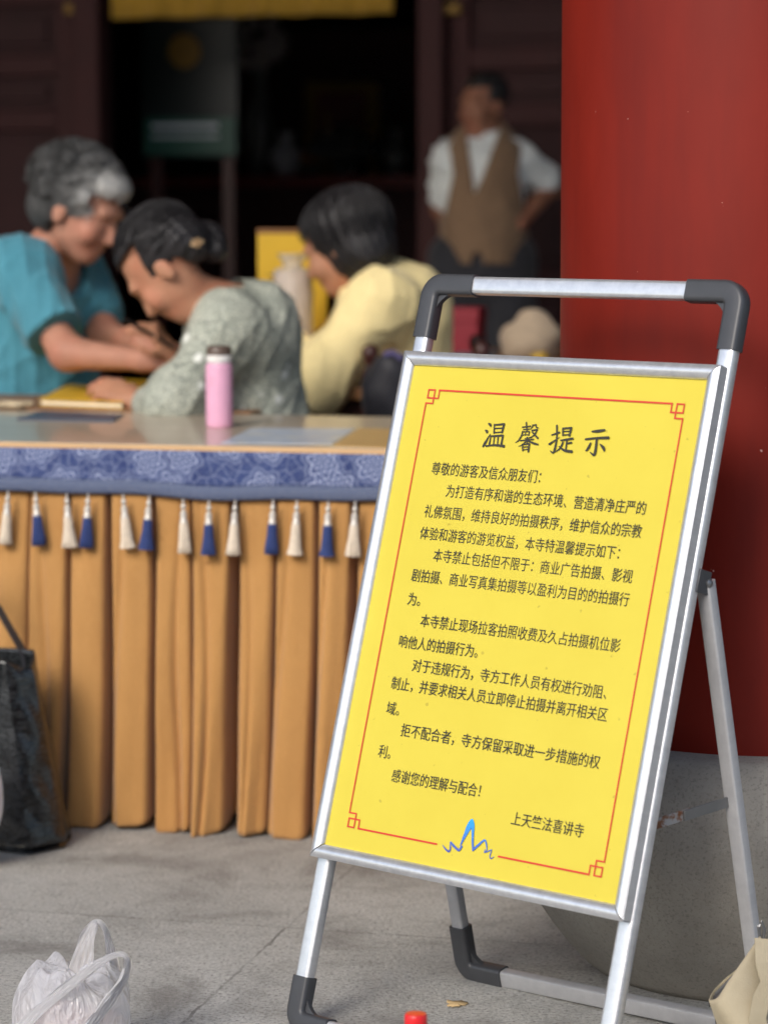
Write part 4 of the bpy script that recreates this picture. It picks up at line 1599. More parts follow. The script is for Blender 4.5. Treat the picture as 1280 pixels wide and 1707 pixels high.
for i in range(620):
    a, b = rr.random() * 6.28, rr.random() * 2.0 - 0.45
    u = Vector((math.cos(a) * math.cos(b), math.sin(a) * math.cos(b), math.sin(b)))
    c = Vector((0.094 * u.x, -0.03 + 0.112 * u.y, 0.04 + 0.09 * u.z)) * 1.0
    if c.y > 0.045 and c.z < 0.062:
        continue
    if c.z < -0.03 and c.y > -0.02:
        continue
    t1_ = u.cross(Vector((rr.normal(), rr.normal(), rr.normal()))).normalized()
    t2_ = u.cross(t1_)
    rad = 0.006 + 0.008 * rr.random()
    turns = 0.8 + 0.9 * rr.random()
    ph0 = rr.random() * 6.28
    p = []
    for k_ in range(12):
        f_ = k_ / 11
        an_ = ph0 + turns * 6.28 * f_
        q = c + u * (0.004 + 0.012 * f_ + rad * 0.5 * math.sin(an_)) + t1_ * (rad * math.cos(an_) + 0.018 * f_) + t2_ * rad * 0.6 * math.sin(an_ * 0.7)
        p.append(hd(*q) - W0)
    paths.append(p)
sb = MB()
for p in paths:
    sb.tube(p, 0.0016, 4, [1 - 0.5 * i / 11 for i in range(12)])
cb_ = sb.build('hair_curls', M['grey_hair'], h_, angle=180)
cb_.location = (0, 0, 0)
hd.eyes(pa, M['grey_hair'], 0.005)
M['dark_trousers'] = cloth_mat('dark_trousers', lin(40, 40, 46), 0.15)


def trousers(root, pel, knees, ankles, r=(0.125, 0.1, 0.075, 0.06), mat_=None, h=0.009):
    T = SDF(h)
    for kn, an, dy in zip(knees, ankles, (-1, 1)):
        T.cone(pel, kn.lerp(pel, 0.75), r[0], r[0] * 0.9, 0.04).cone(kn.lerp(pel, 0.75), kn, r[1], r[2], 0.03).cone(kn, an + V((0, 0, 0.03)), r[2], r[3], 0.03)
    T.disp = wrinkle(0.004, 26, 8)
    adopt(T.build('trousers', mat_ or M['dark_trousers'], None), root)


def stool(name, label, c, h=0.43, group=None):
    o = thing(name, label, 'stool', (c[0], c[1], 0), HALL, group)
    MB().box((0, 0, h - 0.015), (0.32, 0.30, 0.03)).build('seat', M['dark_wood'], o, bevel=0.006)
    for x in (-0.12, 0.12):
        for y in (-0.11, 0.11):
            MB().box((x, y, (h - 0.03) / 2), (0.035, 0.035, h - 0.03)).build('leg', M['dark_wood'], o, bevel=0.003)
    return o


trousers(pa, pel, [V((pel.x + 0.40, pel.y + d_ * 1.3, 0.50)) for d_ in (-0.1, 0.1)], [V((pel.x + 0.36, pel.y + d_ * 1.3, 0.09)) for d_ in (-0.1, 0.1)])

# ---------------------------------------------------------------- woman in the patterned grey-green blouse
pb = thing('person', 'woman in speckled grey-green blouse with dark hair in a clipped bun, head bent down', 'person', V((P(430, 700, 6.25).x, 6.25, 0)))
bpy.context.view_layer.update()
W0 = pb.location.copy()
hd = Head(P(279, 444, 6.12), (-0.56, 0.16, -0.80), (-0.78, 0.12, 0.62), 0.98)
neck0, neck1 = P(392, 516, 6.18), P(320, 490, 6.15)
sh_n, sh_f = P(376, 548, 6.07), P(392, 532, 6.34)
chest = P(404, 586, 6.2)
belly = P(408, 680, 6.24)
pel = V((belly.x + 0.03, belly.y, 0.55))
el_n, wr_n = P(290, 674, 5.98), P(238, 676, 6.14)
el_f, wr_f = P(330, 655, 6.42), P(284, 596, 6.3)
B = SDF(0.0055)
hd.add(B)
B.cone(neck0, neck1, 0.056, 0.05, 0.035)
B.cone(chest, belly, 0.11, 0.115, 0.05).cone(belly, pel, 0.115, 0.14, 0.05)
B.cone(sh_n, sh_f, 0.06, 0.06, 0.05)
limb(B, [sh_n, el_n, wr_n], [0.05, 0.038, 0.025])
limb(B, [sh_f, el_f, wr_f], [0.05, 0.038, 0.025])
hand(B, wr_n, V((-0.85, 0.15, 0.45)), V((0, 0.6, -0.8)), 0.5, 0.92, -1)
hand(B, wr_f, V((-0.4, -0.35, 0.8)), V((-0.7, 0.2, -0.4)), 0.95, 0.9, 1)
knB, anB = [], []
for dy in (-0.1, 0.1):
    hip = pel + V((-0.02, dy, -0.03))
    kn = V((pel.x - 0.40, pel.y + dy * 1.1, 0.50))
    an = V((pel.x - 0.34, pel.y + dy * 1.1, 0.09))
    knB.append(kn)
    anB.append(an)
    limb(B, [hip, kn, an], [0.08, 0.058, 0.04])
    B.cone(an + V((0.03, 0, -0.045)), an + V((-0.15, 0, -0.055)), 0.034, 0.025, 0.03)
adopt(B.build('body', M['skin'], None), pb)
t = NT('speckled_blouse')
f = t.noise(8, 4, 0.6)
base = t.ramp(f, [(0.3, lin(146, 152, 140)), (0.7, lin(166, 170, 158))])
v1 = t.n('ShaderNodeTexVoronoi', feature='F1')
v1.inputs['Scale'].default_value = 115
t.l(t.co(), v1.inputs['Vector'])
c = t.mix(t.ramp(v1.outputs['Distance'], [(0.25, (0.85, 0.85, 0.85, 1)), (0.4, (0, 0, 0, 1))]), base, lin(206, 208, 190))
g = t.noise(75, 4, 0.7, t.co((1, 1, 1), (1, 0, 0)))
c = t.mix(t.ramp(g, [(0.54, (0, 0, 0, 1)), (0.64, (0.6, 0.6, 0.6, 1))]), c, lin(84, 90, 88))
v2 = t.n('ShaderNodeTexVoronoi', feature='F1')
v2.inputs['Scale'].default_value = 16
t.l(t.co(), v2.inputs['Vector'])
wb2 = t.math('MULTIPLY_ADD', t.noise(90, 3, 0.7), 0.3, v2.outputs['Distance'])
c = t.mix(t.ramp(wb2, [(0.27, (0.9, 0.9, 0.9, 1)), (0.36, (0, 0, 0, 1))]), c, lin(236, 238, 232))
t.col(c)
t.set(rough=0.85)
t.bump(t.noise(18, 4, 0.6, None, 0.8), 0.5, 0.012)
M['blouse'] = t.m
C = SDF(0.0055)
C.cone(chest + V((0, 0, 0.015)), belly, 0.122, 0.124, 0.08).cone(belly, pel, 0.124, 0.15, 0.06)
C.cone(sh_n + V((0.01, 0.02, 0)), sh_f, 0.062, 0.066, 0.08)
C.cone(neck0 + V((-0.012, 0, -0.012)), chest + V((0.015, 0, 0.06)), 0.060, 0.10, 0.08)
limb(C, [sh_n, el_n, el_n.lerp(wr_n, 0.72)], [0.062, 0.054, 0.046], 0.07)
limb(C, [sh_f, el_f, el_f.lerp(wr_f, 0.62)], [0.068, 0.056, 0.045], 0.04)
C.disp = folds(0.0032, 19, 5, 5, 2.4)
nk = neck1.lerp(neck0, 0.60)
C.cut(lambda X, Y, Z: 0.078 - np.sqrt((X - nk.x) ** 2 + (Y - nk.y) ** 2 + (Z - nk.z) ** 2))
adopt(C.build('blouse', M['blouse'], None), pb)
M['black_hair'] = hair_mat('black_hair', lin(24, 23, 24), lin(52, 50, 52), 0.38, (1, 1, 0.35))
S = SDF(0.0045)
e = lambda c, r, kk=0.02: S.ell(hd(*c), [a * hd.s for a in r], hd.R, kk)
e((0, -0.022, 0.048), (0.089, 0.104, 0.09))
e((0, -0.075, 0.0), (0.066, 0.05, 0.06), 0.03)
bun = P(342, 400, 6.16)
S.ell(bun, (0.048, 0.05, 0.044), None, 0.015)
S.ell(bun + V((0.02, -0.02, -0.02)), (0.032, 0.036, 0.03), None, 0.01)
S.disp = lambda X, Y, Z: (lambda q: 0.0016 * np.sin(q[0] * 260 + 3 * np.sin(q[1] * 30)) + 0.0012 * np.sin(q[2] * 310 + q[0] * 120))(hd.loc(X, Y, Z))
S.cut(lambda X, Y, Z: (lambda q: np.minimum(np.minimum(q[1] - 0.03 + 0.55 * np.maximum(q[2], -0.03), 0.083 - q[2]), 1))(hd.loc(X, Y, Z)))
S.cut(lambda X, Y, Z: (lambda q: np.minimum(-0.012 - q[2], q[1] + 0.045))(hd.loc(X, Y, Z)))
adopt(S.build('hair', M['black_hair'], None), pb)
rr = np.random.default_rng(12)
st_ = []
for i in range(420):
    a, b = rr.random() * 6.28, rr.random() * 1.5 - 0.25
    d_ = (math.cos(a) * math.cos(b), math.sin(a) * math.cos(b), math.sin(b))
    if d_[1] > 0.35 and d_[2] < 0.35 or d_[2] < -0.1 and d_[1] > -0.3:
        continue
    st_.append(d_)
hair_b = [o_ for o_ in pb.children if o_.name.startswith('hair')][0]
bpy.context.view_layer.update()
strands('hair_strands', M['black_hair'], hair_b, comb(hd, (0, -0.022, 0.048), (0.089, 0.104, 0.09), st_, (0, -1, -0.35), 0.05, rr), 0.0011)
M['clip'] = simple('pale_gilt_clip', lin(206, 178, 140), 0.3, 0.1, 40, metal=0.4)
cpos = P(328, 404, 6.02)
o = MB()
for i in range(5):
    a = i * 1.2566
    o.lathe([(0.0001, -0.004), (0.006, -0.002), (0.007, 0.0), (0.0001, 0.003)], 10, (0.008 * math.cos(a), 0, 0.008 * math.sin(a)))
o.bar((-0.014, 0.003, -0.004), (0.014, 0.003, 0.004), 0.004, 0.005)
cl = o.build('hair_clip', M['clip'], None, loc=cpos)
bpy.context.view_layer.update()
adopt(cl, pb)
hd.eyes(pb, M['black_hair'], 0.004)
trousers(pb, pel, knB, anB)
pen_c = P(250, 556, 6.24)
M['black_plastic'] = simple('black_plastic', lin(26, 26, 28), 0.35, 0.1, 40)
o = MB()
dpen = V((-0.55, -0.25, 0.35)).normalized()
o.tube([-dpen * 0.07, -dpen * 0.055, dpen * 0.05, dpen * 0.07], 0.0048, 10, [0.3, 1, 1, 0.8])
tag(o.build('pen', M['black_plastic'], None, loc=pen_c), 'black pen in the raised hand of the woman with the bun', 'pen')

# ---------------------------------------------------------------- woman in the yellow cardigan
pc = thing('person', 'woman in pale yellow cardigan with a dark bob, seated facing the yellow box', 'person', V((P(640, 700, 7.0).x, 7.02, 0)))
bpy.context.view_layer.update()
hd = Head(P(572, 410, 6.98), (-0.84, 0.34, -0.42), (-0.36, 0.12, 0.93), 1.0)
neck0, neck1 = P(624, 472, 7.02), P(598, 440, 7.0)
sh_n, sh_f = P(628, 506, 6.84), P(640, 490, 7.2)
chest = P(652, 545, 7.02)
belly = P(654, 640, 7.04)
pel = V((belly.x + 0.02, belly.y, 0.56))
el_n, wr_n = P(528, 640, 6.80), P(474, 570, 6.98)
el_f, wr_f = P(520, 630, 7.22), P(470, 560, 7.16)
B = SDF(0.006)
hd.add(B)
B.cone(neck0, neck1, 0.056, 0.05, 0.03)
B.cone(chest, belly, 0.115, 0.12, 0.05).cone(belly, pel, 0.12, 0.145, 0.05)
B.cone(sh_n, sh_f, 0.06, 0.06, 0.05)
limb(B, [sh_n, el_n, wr_n], [0.05, 0.04, 0.026])
limb(B, [sh_f, el_f, wr_f], [0.05, 0.04, 0.026])
hand(B, wr_n, V((-0.5, 0.2, 0.85)), V((-0.7, 0.5, -0.3)), 0.4, 0.95, -1)
hand(B, wr_f, V((-0.5, 0.1, 0.85)), V((-0.7, -0.5, -0.3)), 0.4, 0.95, 1)
knC, anC = [], []
for dy in (-0.1, 0.1):
    hip = pel + V((-0.02, dy, -0.03))
    kn = V((pel.x - 0.38, pel.y + dy * 1.1, 0.50))
    an = V((pel.x - 0.32, pel.y + dy * 1.1, 0.09))
    knC.append(kn)
    anC.append(an)
    limb(B, [hip, kn, an], [0.08, 0.058, 0.04])
    B.cone(an + V((0.03, 0, -0.045)), an + V((-0.15, 0, -0.055)), 0.034, 0.025, 0.03)
adopt(B.build('body', M['skin'], None), pc)
M['cardigan'] = cloth_mat('pale_yellow_knit', lin(240, 220, 160), 0.08, 0.9, 420, 14)
C = SDF(0.006)
C.cone(chest + V((0, 0, 0.01)), belly, 0.145, 0.148, 0.06).cone(belly, pel, 0.148, 0.17, 0.06)
C.cone(sh_n + V((0.02, 0.02, 0)), sh_f, 0.074, 0.076, 0.08)
C.cone(neck0 + V((0.0, 0, -0.015)), chest + V((0.03, 0, 0.05)), 0.066, 0.11, 0.06)
limb(C, [sh_n, el_n, el_n.lerp(wr_n, 0.8)], [0.074, 0.068, 0.052], 0.07)
limb(C, [sh_f, el_f, el_f.lerp(wr_f, 0.8)], [0.076, 0.066, 0.05], 0.05)
C.disp = folds(0.005, 15, 9, 5, 2.4)
nk = neck1.lerp(neck0, 0.35)
C.cut(lambda X, Y, Z: 0.078 - np.sqrt((X - nk.x) ** 2 + (Y - nk.y) ** 2 + (Z - nk.z) ** 2))
adopt(C.build('cardigan', M['cardigan'], None), pc)
S = SDF(0.005)
e = lambda c, r, kk=0.02: S.ell(hd(*c), [a * hd.s for a in r], hd.R, kk)
e((0, -0.03, 0.048), (0.1, 0.115, 0.096))
e((0, -0.045, -0.03), (0.094, 0.088, 0.08), 0.03)
S.disp = lambda X, Y, Z: (lambda q: 0.002 * np.sin(q[0] * 200 + q[1] * 160) + 0.0015 * np.sin(q[1] * 280 - q[0] * 90))(hd.loc(X, Y, Z))
S.cut(lambda X, Y, Z: (lambda q: np.minimum(q[1] - 0.062 + 0.3 * np.maximum(q[2], -0.1), 0.06 - q[2]))(hd.loc(X, Y, Z)))
adopt(S.build('hair', M['black_hair'], None), pc)
rr = np.random.default_rng(13)
st_, en_ = [], {}
for i in range(420):
    a = rr.random() * 6.28
    d_ = (0.35 * math.cos(a) + rr.normal() * 0.1, 0.35 * math.sin(a) - 0.1, 1.0)
    st_.append(d_)
def down(s_):
    a_ = math.atan2(s_[1] + 0.1, s_[0])
    return (math.cos(a_), math.sin(a_) * 0.9 - 0.12, -0.9 + 1.0 * max(0, math.sin(a_)))
hair_c = [o_ for o_ in pc.children if o_.name.startswith('hair')][0]
bpy.context.view_layer.update()
strands('hair_strands', M['black_hair'], hair_c, comb(hd, (0, -0.03, 0.04), (0.1, 0.115, 0.1), st_, down, 0.05, rr, 11, 0.006), 0.0012)
hd.eyes(pc, M['black_hair'], 0.005)
trousers(pc, pel, knC, anC)

# ---------------------------------------------------------------- man standing by the door
YD = 10.3
pd = thing('person', 'standing person in brown vest over white T-shirt, hand on hip, by the maroon doors', 'person', V((P(800, 400, YD).x, YD, 0)))
bpy.context.view_layer.update()
W0 = pd.location.copy()
hd = Head(P(806, 176, YD), (-0.70, -0.68, -0.1), (-0.05, -0.05, 1), 0.95)
nkb, nkt = P(806, 226, YD + 0.03), P(808, 200, YD + 0.02)
shl, shr = P(749, 266, YD), P(866, 264, YD + 0.03)
chest, waist = P(806, 300, YD), P(806, 385, YD)
pel = V((W0.x + 0.01, YD, 0.93))
ell, wrl = P(738, 345, YD + 0.08), P(760, 425, YD + 0.16)
elr, wrr = P(917, 312, YD + 0.10), P(866, 372, YD - 0.08)
B = SDF(0.0065)
hd.add(B)
B.cone(nkb, nkt, 0.062, 0.056, 0.03)
B.ell(chest, (0.145, 0.1, 0.19), None, 0.05)
B.cone(chest, waist, 0.11, 0.12, 0.05)
B.cone(waist, pel, 0.125, 0.13, 0.05)
B.cone(shl, shr, 0.05, 0.05, 0.05).cone(nkb, shl, 0.05, 0.045, 0.04).cone(nkb, shr, 0.05, 0.045, 0.04)
limb(B, [shl, ell, wrl], [0.046, 0.037, 0.026])
limb(B, [shr, elr, wrr], [0.046, 0.037, 0.026])
hand(B, wrl, V((0.1, 0.2, -0.95)), V((0.5, 0.5, 0)), 0.3, 1.0, -1)
hand(B, wrr, V((-0.85, -0.35, -0.35)), V((-0.3, 0.9, 0)), 0.3, 1.0, 1)
knD, anD = [], []
for dx in (-0.1, 0.1):
    hip = pel + V((dx * 0.9, 0, -0.06))
    kn = V((pel.x + dx * 1.1, YD - 0.01, 0.49))
    an = V((pel.x + dx * 1.2, YD + 0.02, 0.09))
    knD.append(kn)
    anD.append(an)
    limb(B, [hip, kn, an], [0.095, 0.062, 0.042])
    B.cone(an + V((0, 0.03, -0.04)), an + V((-0.03, -0.15, -0.055)), 0.036, 0.028, 0.03)
adopt(B.build('body', M['skin_tan'], None), pd)
M['white_tee'] = cloth_mat('white_jersey', lin(222, 226, 224), 0.05)
M['vest'] = cloth_mat('brown_canvas', lin(130, 103, 78), 0.08)
C = SDF(0.0065)
C.ell(chest, (0.155, 0.112, 0.2), None, 0.05)
C.cone(chest, waist, 0.118, 0.126, 0.05)
C.cone(shl, shr, 0.056, 0.056, 0.05).cone(nkb - V((0, 0, 0.01)), shl, 0.058, 0.052, 0.04).cone(nkb - V((0, 0, 0.01)), shr, 0.058, 0.052, 0.04)
C.cone(shl, shl.lerp(ell, 0.72), 0.054, 0.058, 0.04)
C.cone(shr, shr.lerp(elr, 0.78), 0.054, 0.062, 0.04)
C.disp = folds(0.005, 18, 4)
nk = nkb + V((-0.01, -0.02, 0.02))
C.cut(lambda X, Y, Z: 0.07 - np.sqrt((X - nk.x) ** 2 + (Y - nk.y) ** 2 + ((Z - nk.z) * 0.9) ** 2))
adopt(C.build('t_shirt', M['white_tee'], None), pd)
C = SDF(0.0065)
C.ell(chest, (0.163, 0.126, 0.212), None, 0.05)
C.cone(chest, waist, 0.142, 0.15, 0.05)
C.cone(waist, waist - V((0, 0, 0.13)), 0.15, 0.158, 0.05)
C.cone(shl + V((0.035, 0, 0.012)), nkb, 0.068, 0.076, 0.04).cone(shr - V((0.035, 0, -0.012)), nkb, 0.068, 0.076, 0.04)
C.disp = folds(0.004, 14, 6)
vb_ = P(791, 322, YD).z
zt = nkb.z + 0.02
vx0, vx1 = P(790, 320, YD).x, P(804, 230, YD).x
C.cut(lambda X, Y, Z: np.where((Y < YD + 0.03) & (Z > vb_), (Z - vb_) / (zt - vb_) * 0.06 + 0.002 - np.abs(X - vx0 - (vx1 - vx0) * (Z - vb_) / (zt - vb_)), -1))
C.cut(lambda X, Y, Z: 0.072 - np.sqrt((X - nk.x) ** 2 + (Y - nk.y) ** 2 + ((Z - nk.z) * 0.9) ** 2))
for q, sg in ((shl, -1), (shr, 1)):
    C.cut(lambda X, Y, Z, q=q, sg=sg: np.minimum(sg * (X - q.x) + 0.012 - 0.2 * np.abs(Z - q.z + 0.05), Z - (q.z - 0.20)))
hz = P(795, 438, YD).z
C.cut(lambda X, Y, Z: hz - Z)
C.cut(lambda X, Y, Z: np.where(Y < YD, 0.02 - np.abs(X - (W0.x - 0.015)) - np.maximum(Z - hz - 0.025, 0), -1))
adopt(C.build('vest', M['vest'], None), pd)
T = SDF(0.008)
for kn, an, dx in zip(knD, anD, (-0.1, 0.1)):
    limb(T, [pel + V((dx * 0.9, 0, 0.04)), kn, an + V((0, 0, 0.0))], [0.118, 0.085, 0.068], 0.04)
T.cone(pel + V((0, 0, 0.12)), pel, 0.135, 0.14, 0.05)
T.disp = wrinkle(0.004, 25, 2)
adopt(T.build('trousers', M['dark_trousers'], None), pd)
S = SDF(0.005)
e = lambda c, r, kk=0.02: S.ell(hd(*c), [a * hd.s for a in r], hd.R, kk)
e((0, -0.024, 0.05), (0.085, 0.1, 0.084))
S.cut(lambda X, Y, Z: (lambda q: np.minimum(q[1] - 0.05 + 0.4 * np.maximum(q[2], 0), 0.075 - q[2]))(hd.loc(X, Y, Z)))
S.cut(lambda X, Y, Z: (lambda q: np.minimum(-0.0 - q[2], q[1] + 0.04))(hd.loc(X, Y, Z)))
adopt(S.build('hair', M['black_hair'], None), pd)
hd.eyes(pd, M['black_hair'], 0.006)


# ================================================================== SEATS
stool('stool', 'dark wooden stool under the woman in teal', (pa.location.x - 0.03, pa.location.y + 0.05))
stool('stool', 'dark wooden stool under the woman in the grey-green blouse', (pb.location.x + 0.04, pb.location.y))
cx_, cy_ = P(655, 600, 7.03).x, 7.03
chair = thing('turned_chair', 'dark red wooden chair with ball finials behind the woman in yellow', 'chair', (cx_, cy_, 0), 0)
MB().box((0, 0, 0.435), (0.40, 0.42, 0.035)).build('seat', M['dark_wood'], chair, bevel=0.008)
fx, fz = P(617, 590, 6.72).x - cx_, P(617, 590, 6.72).z
pr_ = [(0.018, 0), (0.02, 0.2), (0.024, 0.44), (0.017, 0.5), (0.021, 0.56), (0.0215, fz - 0.10), (0.016, fz - 0.07), (0.0225, fz - 0.06), (0.0225, fz - 0.05), (0.011, fz - 0.03), (0.012, fz - 0.025), (0.0195, fz - 0.01), (0.021, fz + 0.003), (0.017, fz + 0.017), (0.006, fz + 0.023), (0.001, fz + 0.024)]
posts = [(fx, -0.29), (0.22, 0.19), (0.22, -0.19)]
for px_, py_ in posts:
    MB().lathe(pr_, 24, (px_, py_, 0)).build('back_post', M['dark_wood'], chair, angle=50)
for x in (-0.17,):
    for y in (-0.18, 0.18):
        MB().lathe([(0.016, 0), (0.02, 0.2), (0.022, 0.418)], 16, (x, y, 0)).build('leg', M['dark_wood'], chair)
MB().bar((0.22, -0.19, fz - 0.16), (0.22, 0.19, fz - 0.16), 0.02, 0.07).bar((fx, -0.29, fz - 0.16), (0.22, -0.19, fz - 0.16), 0.02, 0.06).bar((fx, -0.29, 0.60), (0.22, -0.19, 0.60), 0.02, 0.05).build('back_rail', M['dark_wood'], chair, bevel=0.004)
MB().bar((fx, -0.29, 0.40), (0.18, -0.19, 0.43), 0.02, 0.04).build('stretcher', M['dark_wood'], chair, bevel=0.004)
# black bag hung on the chair
M['black_cloth'] = cloth_mat('black_nylon', lin(34, 33, 40), 0.15, 0.6)
bgc = P(646, 665, 6.62)
S = SDF(0.006)
S.ell(bgc, (0.062, 0.04, 0.10), None, 0.02).ell(bgc + V((0.03, 0, 0.035)), (0.05, 0.035, 0.075), None, 0.03)
S.disp = wrinkle(0.006, 40, 11)
bagb = thing('shoulder_bag', 'black soft bag hanging on the dark red chair', 'bag', (bgc.x, bgc.y, bgc.z - 0.1))
bpy.context.view_layer.update()
adopt(S.build('pouch', M['black_cloth'], None), bagb)
top = P(622, 592, 6.66)
o = MB()
st_pts = [top + V((0.005, -0.028, -0.03)), P(632, 600, 6.61), P(648, 596, 6.6), P(662, 612, 6.6), P(660, 640, 6.6)]
o.tube(st_pts, 0.008, 8)
o.tube([top + V((-0.01, -0.02, -0.03)), P(606, 640, 6.6), P(612, 680, 6.6), P(628, 700, 6.6)], 0.007, 8)
adopt(o.build('strap', M['black_cloth'], None), bagb)
M['purple'] = cloth_mat('purple_lining', lin(92, 84, 128), 0.1)
o = MB()
o.tube([P(640, 592, 6.59), P(655, 587, 6.59), P(670, 598, 6.59)], 0.007, 8)
adopt(o.build('purple_piping', M['purple'], None), bagb)

# ================================================================== THINGS ON THE TABLES BEHIND
M['yellow_card'] = simple('yellow_card', lin(214, 172, 40), 0.5, 0.06, 14)
t2 = 0.735
c = P(488, 520, 7.28)
zt = P(488, 389, 7.28).z
x0, x1 = P(431, 450, 7.28).x, P(546, 450, 7.28).x
yb = thing('donation_box', 'yellow card box with dark brush marks, upright on the brown table', 'box', (c.x, 7.28, t2))
MB().box((0, 0.03, (zt - t2) / 2), (x1 - x0, 0.09, zt - t2)).build('box_body', M['yellow_card'], yb, bevel=0.003)
o = MB().box((0, 0.03, zt - t2 + 0.006), (x1 - x0 + 0.004, 0.094, 0.012))
o.build('box_rim', M['brown_wood'], yb, bevel=0.002)
M['ink_dark'] = simple('faded_dark_ink', lin(96, 78, 26), 0.6, 0.1, 30)
marks = []
for k, (mx, mz) in enumerate(((-0.045, 0.25), (-0.02, 0.20), (0.03, 0.13), (0.05, 0.10), (0.01, 0.27))):
    for j in range(4):
        a = k * 1.3 + j * 0.9
        marks.append([(mx - 0.018 * math.cos(a), mz + 0.006 * j - 0.008, 0.004), (mx + 0.018 * math.cos(a), mz + 0.006 * j - 0.008 + 0.012 * math.sin(a), 0.006)])
o = strokes(marks, 0)
o.v = [(x, -0.0165 - z * 0.2, y) for x, y, z in o.v]
o.build('brush_marks', M['ink_dark'], yb, smooth=False)

M['wrap'] = simple('beige_tissue', lin(202, 176, 150), 0.6, 0.1, 18, 0.3, 60, 0.006)
t = NT('clear_wrap')
t.col(lin(225, 220, 214))
t.set(rough=0.25, alpha=0.45, spec=0.6)
t.bump(t.noise(40, 4, 0.6), 0.8, 0.01)
M['clear_wrap'] = t.m
c = P(488, 520, 7.05)
zt = P(488, 452, 7.05).z
rl = thing('wrapped_roll', 'beige tissue roll in crinkled clear wrap before the yellow box', 'tissue roll', (c.x, 7.05, t2))
MB().lathe([(0.001, 0), (0.045, 0.0), (0.047, 0.01), (0.046, zt - t2 - 0.02), (0.043, zt - t2), (0.001, zt - t2 + 0.002)], 36, wob=lambda a, j: 1 + 0.03 * math.sin(a * 5 + j)).build('tissue', M['wrap'], rl)
hh = zt - t2
o = MB()
o.lathe([(0.05, 0.002), (0.053, 0.05), (0.052, hh * 0.5), (0.053, hh * 0.8), (0.048, hh + 0.004), (0.026, hh + 0.012), (0.02, hh + 0.02), (0.03, hh + 0.034), (0.04, hh + 0.045)], 40, wob=lambda a, j: 1 + 0.06 * math.sin(a * 7 + j * 2.1) + (0.22 * math.sin(a * 5 + j) if j > 5 else 0))
o.build('wrap', M['clear_wrap'], rl)


def book(name, pix, z, th, mat_, page, label, cat):
    q = on_table(pix, z)
    c = sum(q, Vector()) / len(q)
    root = thing(name, label, cat, c)
    o = MB()
    n = len(q)
    def slab(o, q, z0, z1, ins):
        p = [(v - c) * (1 - ins) for v in q]
        o.add([(v.x, v.y, z1) for v in p] + [(v.x, v.y, z0) for v in p], [tuple(range(n)), tuple(range(2 * n - 1, n - 1, -1))] + [(i, (i + 1) % n, n + (i + 1) % n, n + i) for i in range(n)])
    slab(o, q, th - 0.003, th, 0)
    slab(o, q, 0.0005, 0.003, 0)
    o.build('cover', mat_, root, smooth=False, bevel=0.001)
    o = MB()
    slab(o, q, 0.003, th - 0.003, 0.03)
    o.build('pages', page, root, smooth=False)
    return root


M['paper'] = simple('paper', lin(226, 218, 200), 0.8, 0.06, 30)
book('ledger', [(66, 676), (112, 652), (222, 656), (205, 682)], 0.736, 0.016, M['yellow_card'], M['paper'], 'yellow covered ledger lying before the woman in teal', 'book')
book('ledger', [(165, 656), (178, 640), (250, 644), (246, 660)], 0.755, 0.014, M['yellow_card'], M['paper'], 'small yellow book stacked near the hands of the woman in teal', 'book')
M['beads'] = simple('cream_beads', lin(210, 192, 158), 0.4, 0.1, 40)
q = on_table([(-4, 690), (34, 680), (24, 692)], 0.735)
o = MB()
for i in range(26):
    a = i / 26 * 6.283
    o.lathe([(0.0001, -0.0065), (0.0046, -0.0046), (0.0065, 0), (0.0046, 0.0046), (0.0001, 0.0065)], 10, (0.042 * math.cos(a) + 0.006 * math.sin(3 * a), 0.03 * math.sin(a), 0.0068))
pb_ = o.build('prayer_beads', M['beads'], None, loc=(q[1].x - 0.02, q[1].y, 0.7365))
tag(pb_, 'string of cream prayer beads lying at the left end of the front table', 'beads')

M['crimson'] = simple('crimson_card', lin(136, 24, 40), 0.5, 0.08, 14)
xa, xb = P(731, 540, 8.0).x, P(805, 540, 8.0).x
za, zb = 0.742, P(768, 513, 8.0).z
rb_ = thing('lidded_box', 'crimson red box standing behind the sign handle', 'box', ((xa + xb) / 2, 8.05, 0.742), HALL)
MB().box((0, 0, (zb - za) / 2 - 0.02), (xb - xa, 0.12, zb - za - 0.04)).build('box_body', M['crimson'], rb_, bevel=0.003)
MB().box((0, 0, zb - za - 0.02), (xb - xa + 0.006, 0.126, 0.04)).build('lid', M['crimson'], rb_, bevel=0.003)
M['beige'] = cloth_mat('beige_canvas_hat', lin(176, 156, 132), 0.06, 0.9, 300, 30)
hx = P(884, 560, 7.9)
S = SDF(0.004)
zt = P(884, 516, 7.9).z
wd = (P(934, 560, 7.9).x - P(832, 560, 7.9).x) / 2
S.cone((hx.x, 7.95, 0.78), (hx.x + 0.012, 7.95, zt - 0.05), wd * 0.92, 0.05, 0.04)
S.ell((hx.x + 0.008, 7.95, 0.80), (wd * 0.98, wd * 0.9, 0.05), None, 0.03)
S.disp = wrinkle(0.004, 45, 21)
S.cut(lambda X, Y, Z: 0.742 - Z)
hat = S.build('sun_hat', M['beige'], None)
tag(hat, 'beige canvas sun hat resting on the table beside the red column', 'hat')
M['navy_cloth'] = cloth_mat('grey_blue_cloth', lin(70, 78, 92), 0.1)
q0 = P(770, 580, 7.8)
o = MB()
o.grid(lambda u, v: (-0.1 + 0.2 * u, -0.06 + 0.12 * v, 0.018 + 0.006 * math.sin(u * 9) * math.cos(v * 6)), 20, 14)
o.add([(-0.1, -0.06, 0), (0.1, -0.06, 0), (0.1, 0.06, 0), (-0.1, 0.06, 0)], [(0, 1, 2, 3)])
o.box((0, 0, 0.008), (0.19, 0.11, 0.015))
nb = o.build('folded_cloth', M['navy_cloth'], None, loc=(q0.x, 7.82, 0.741))
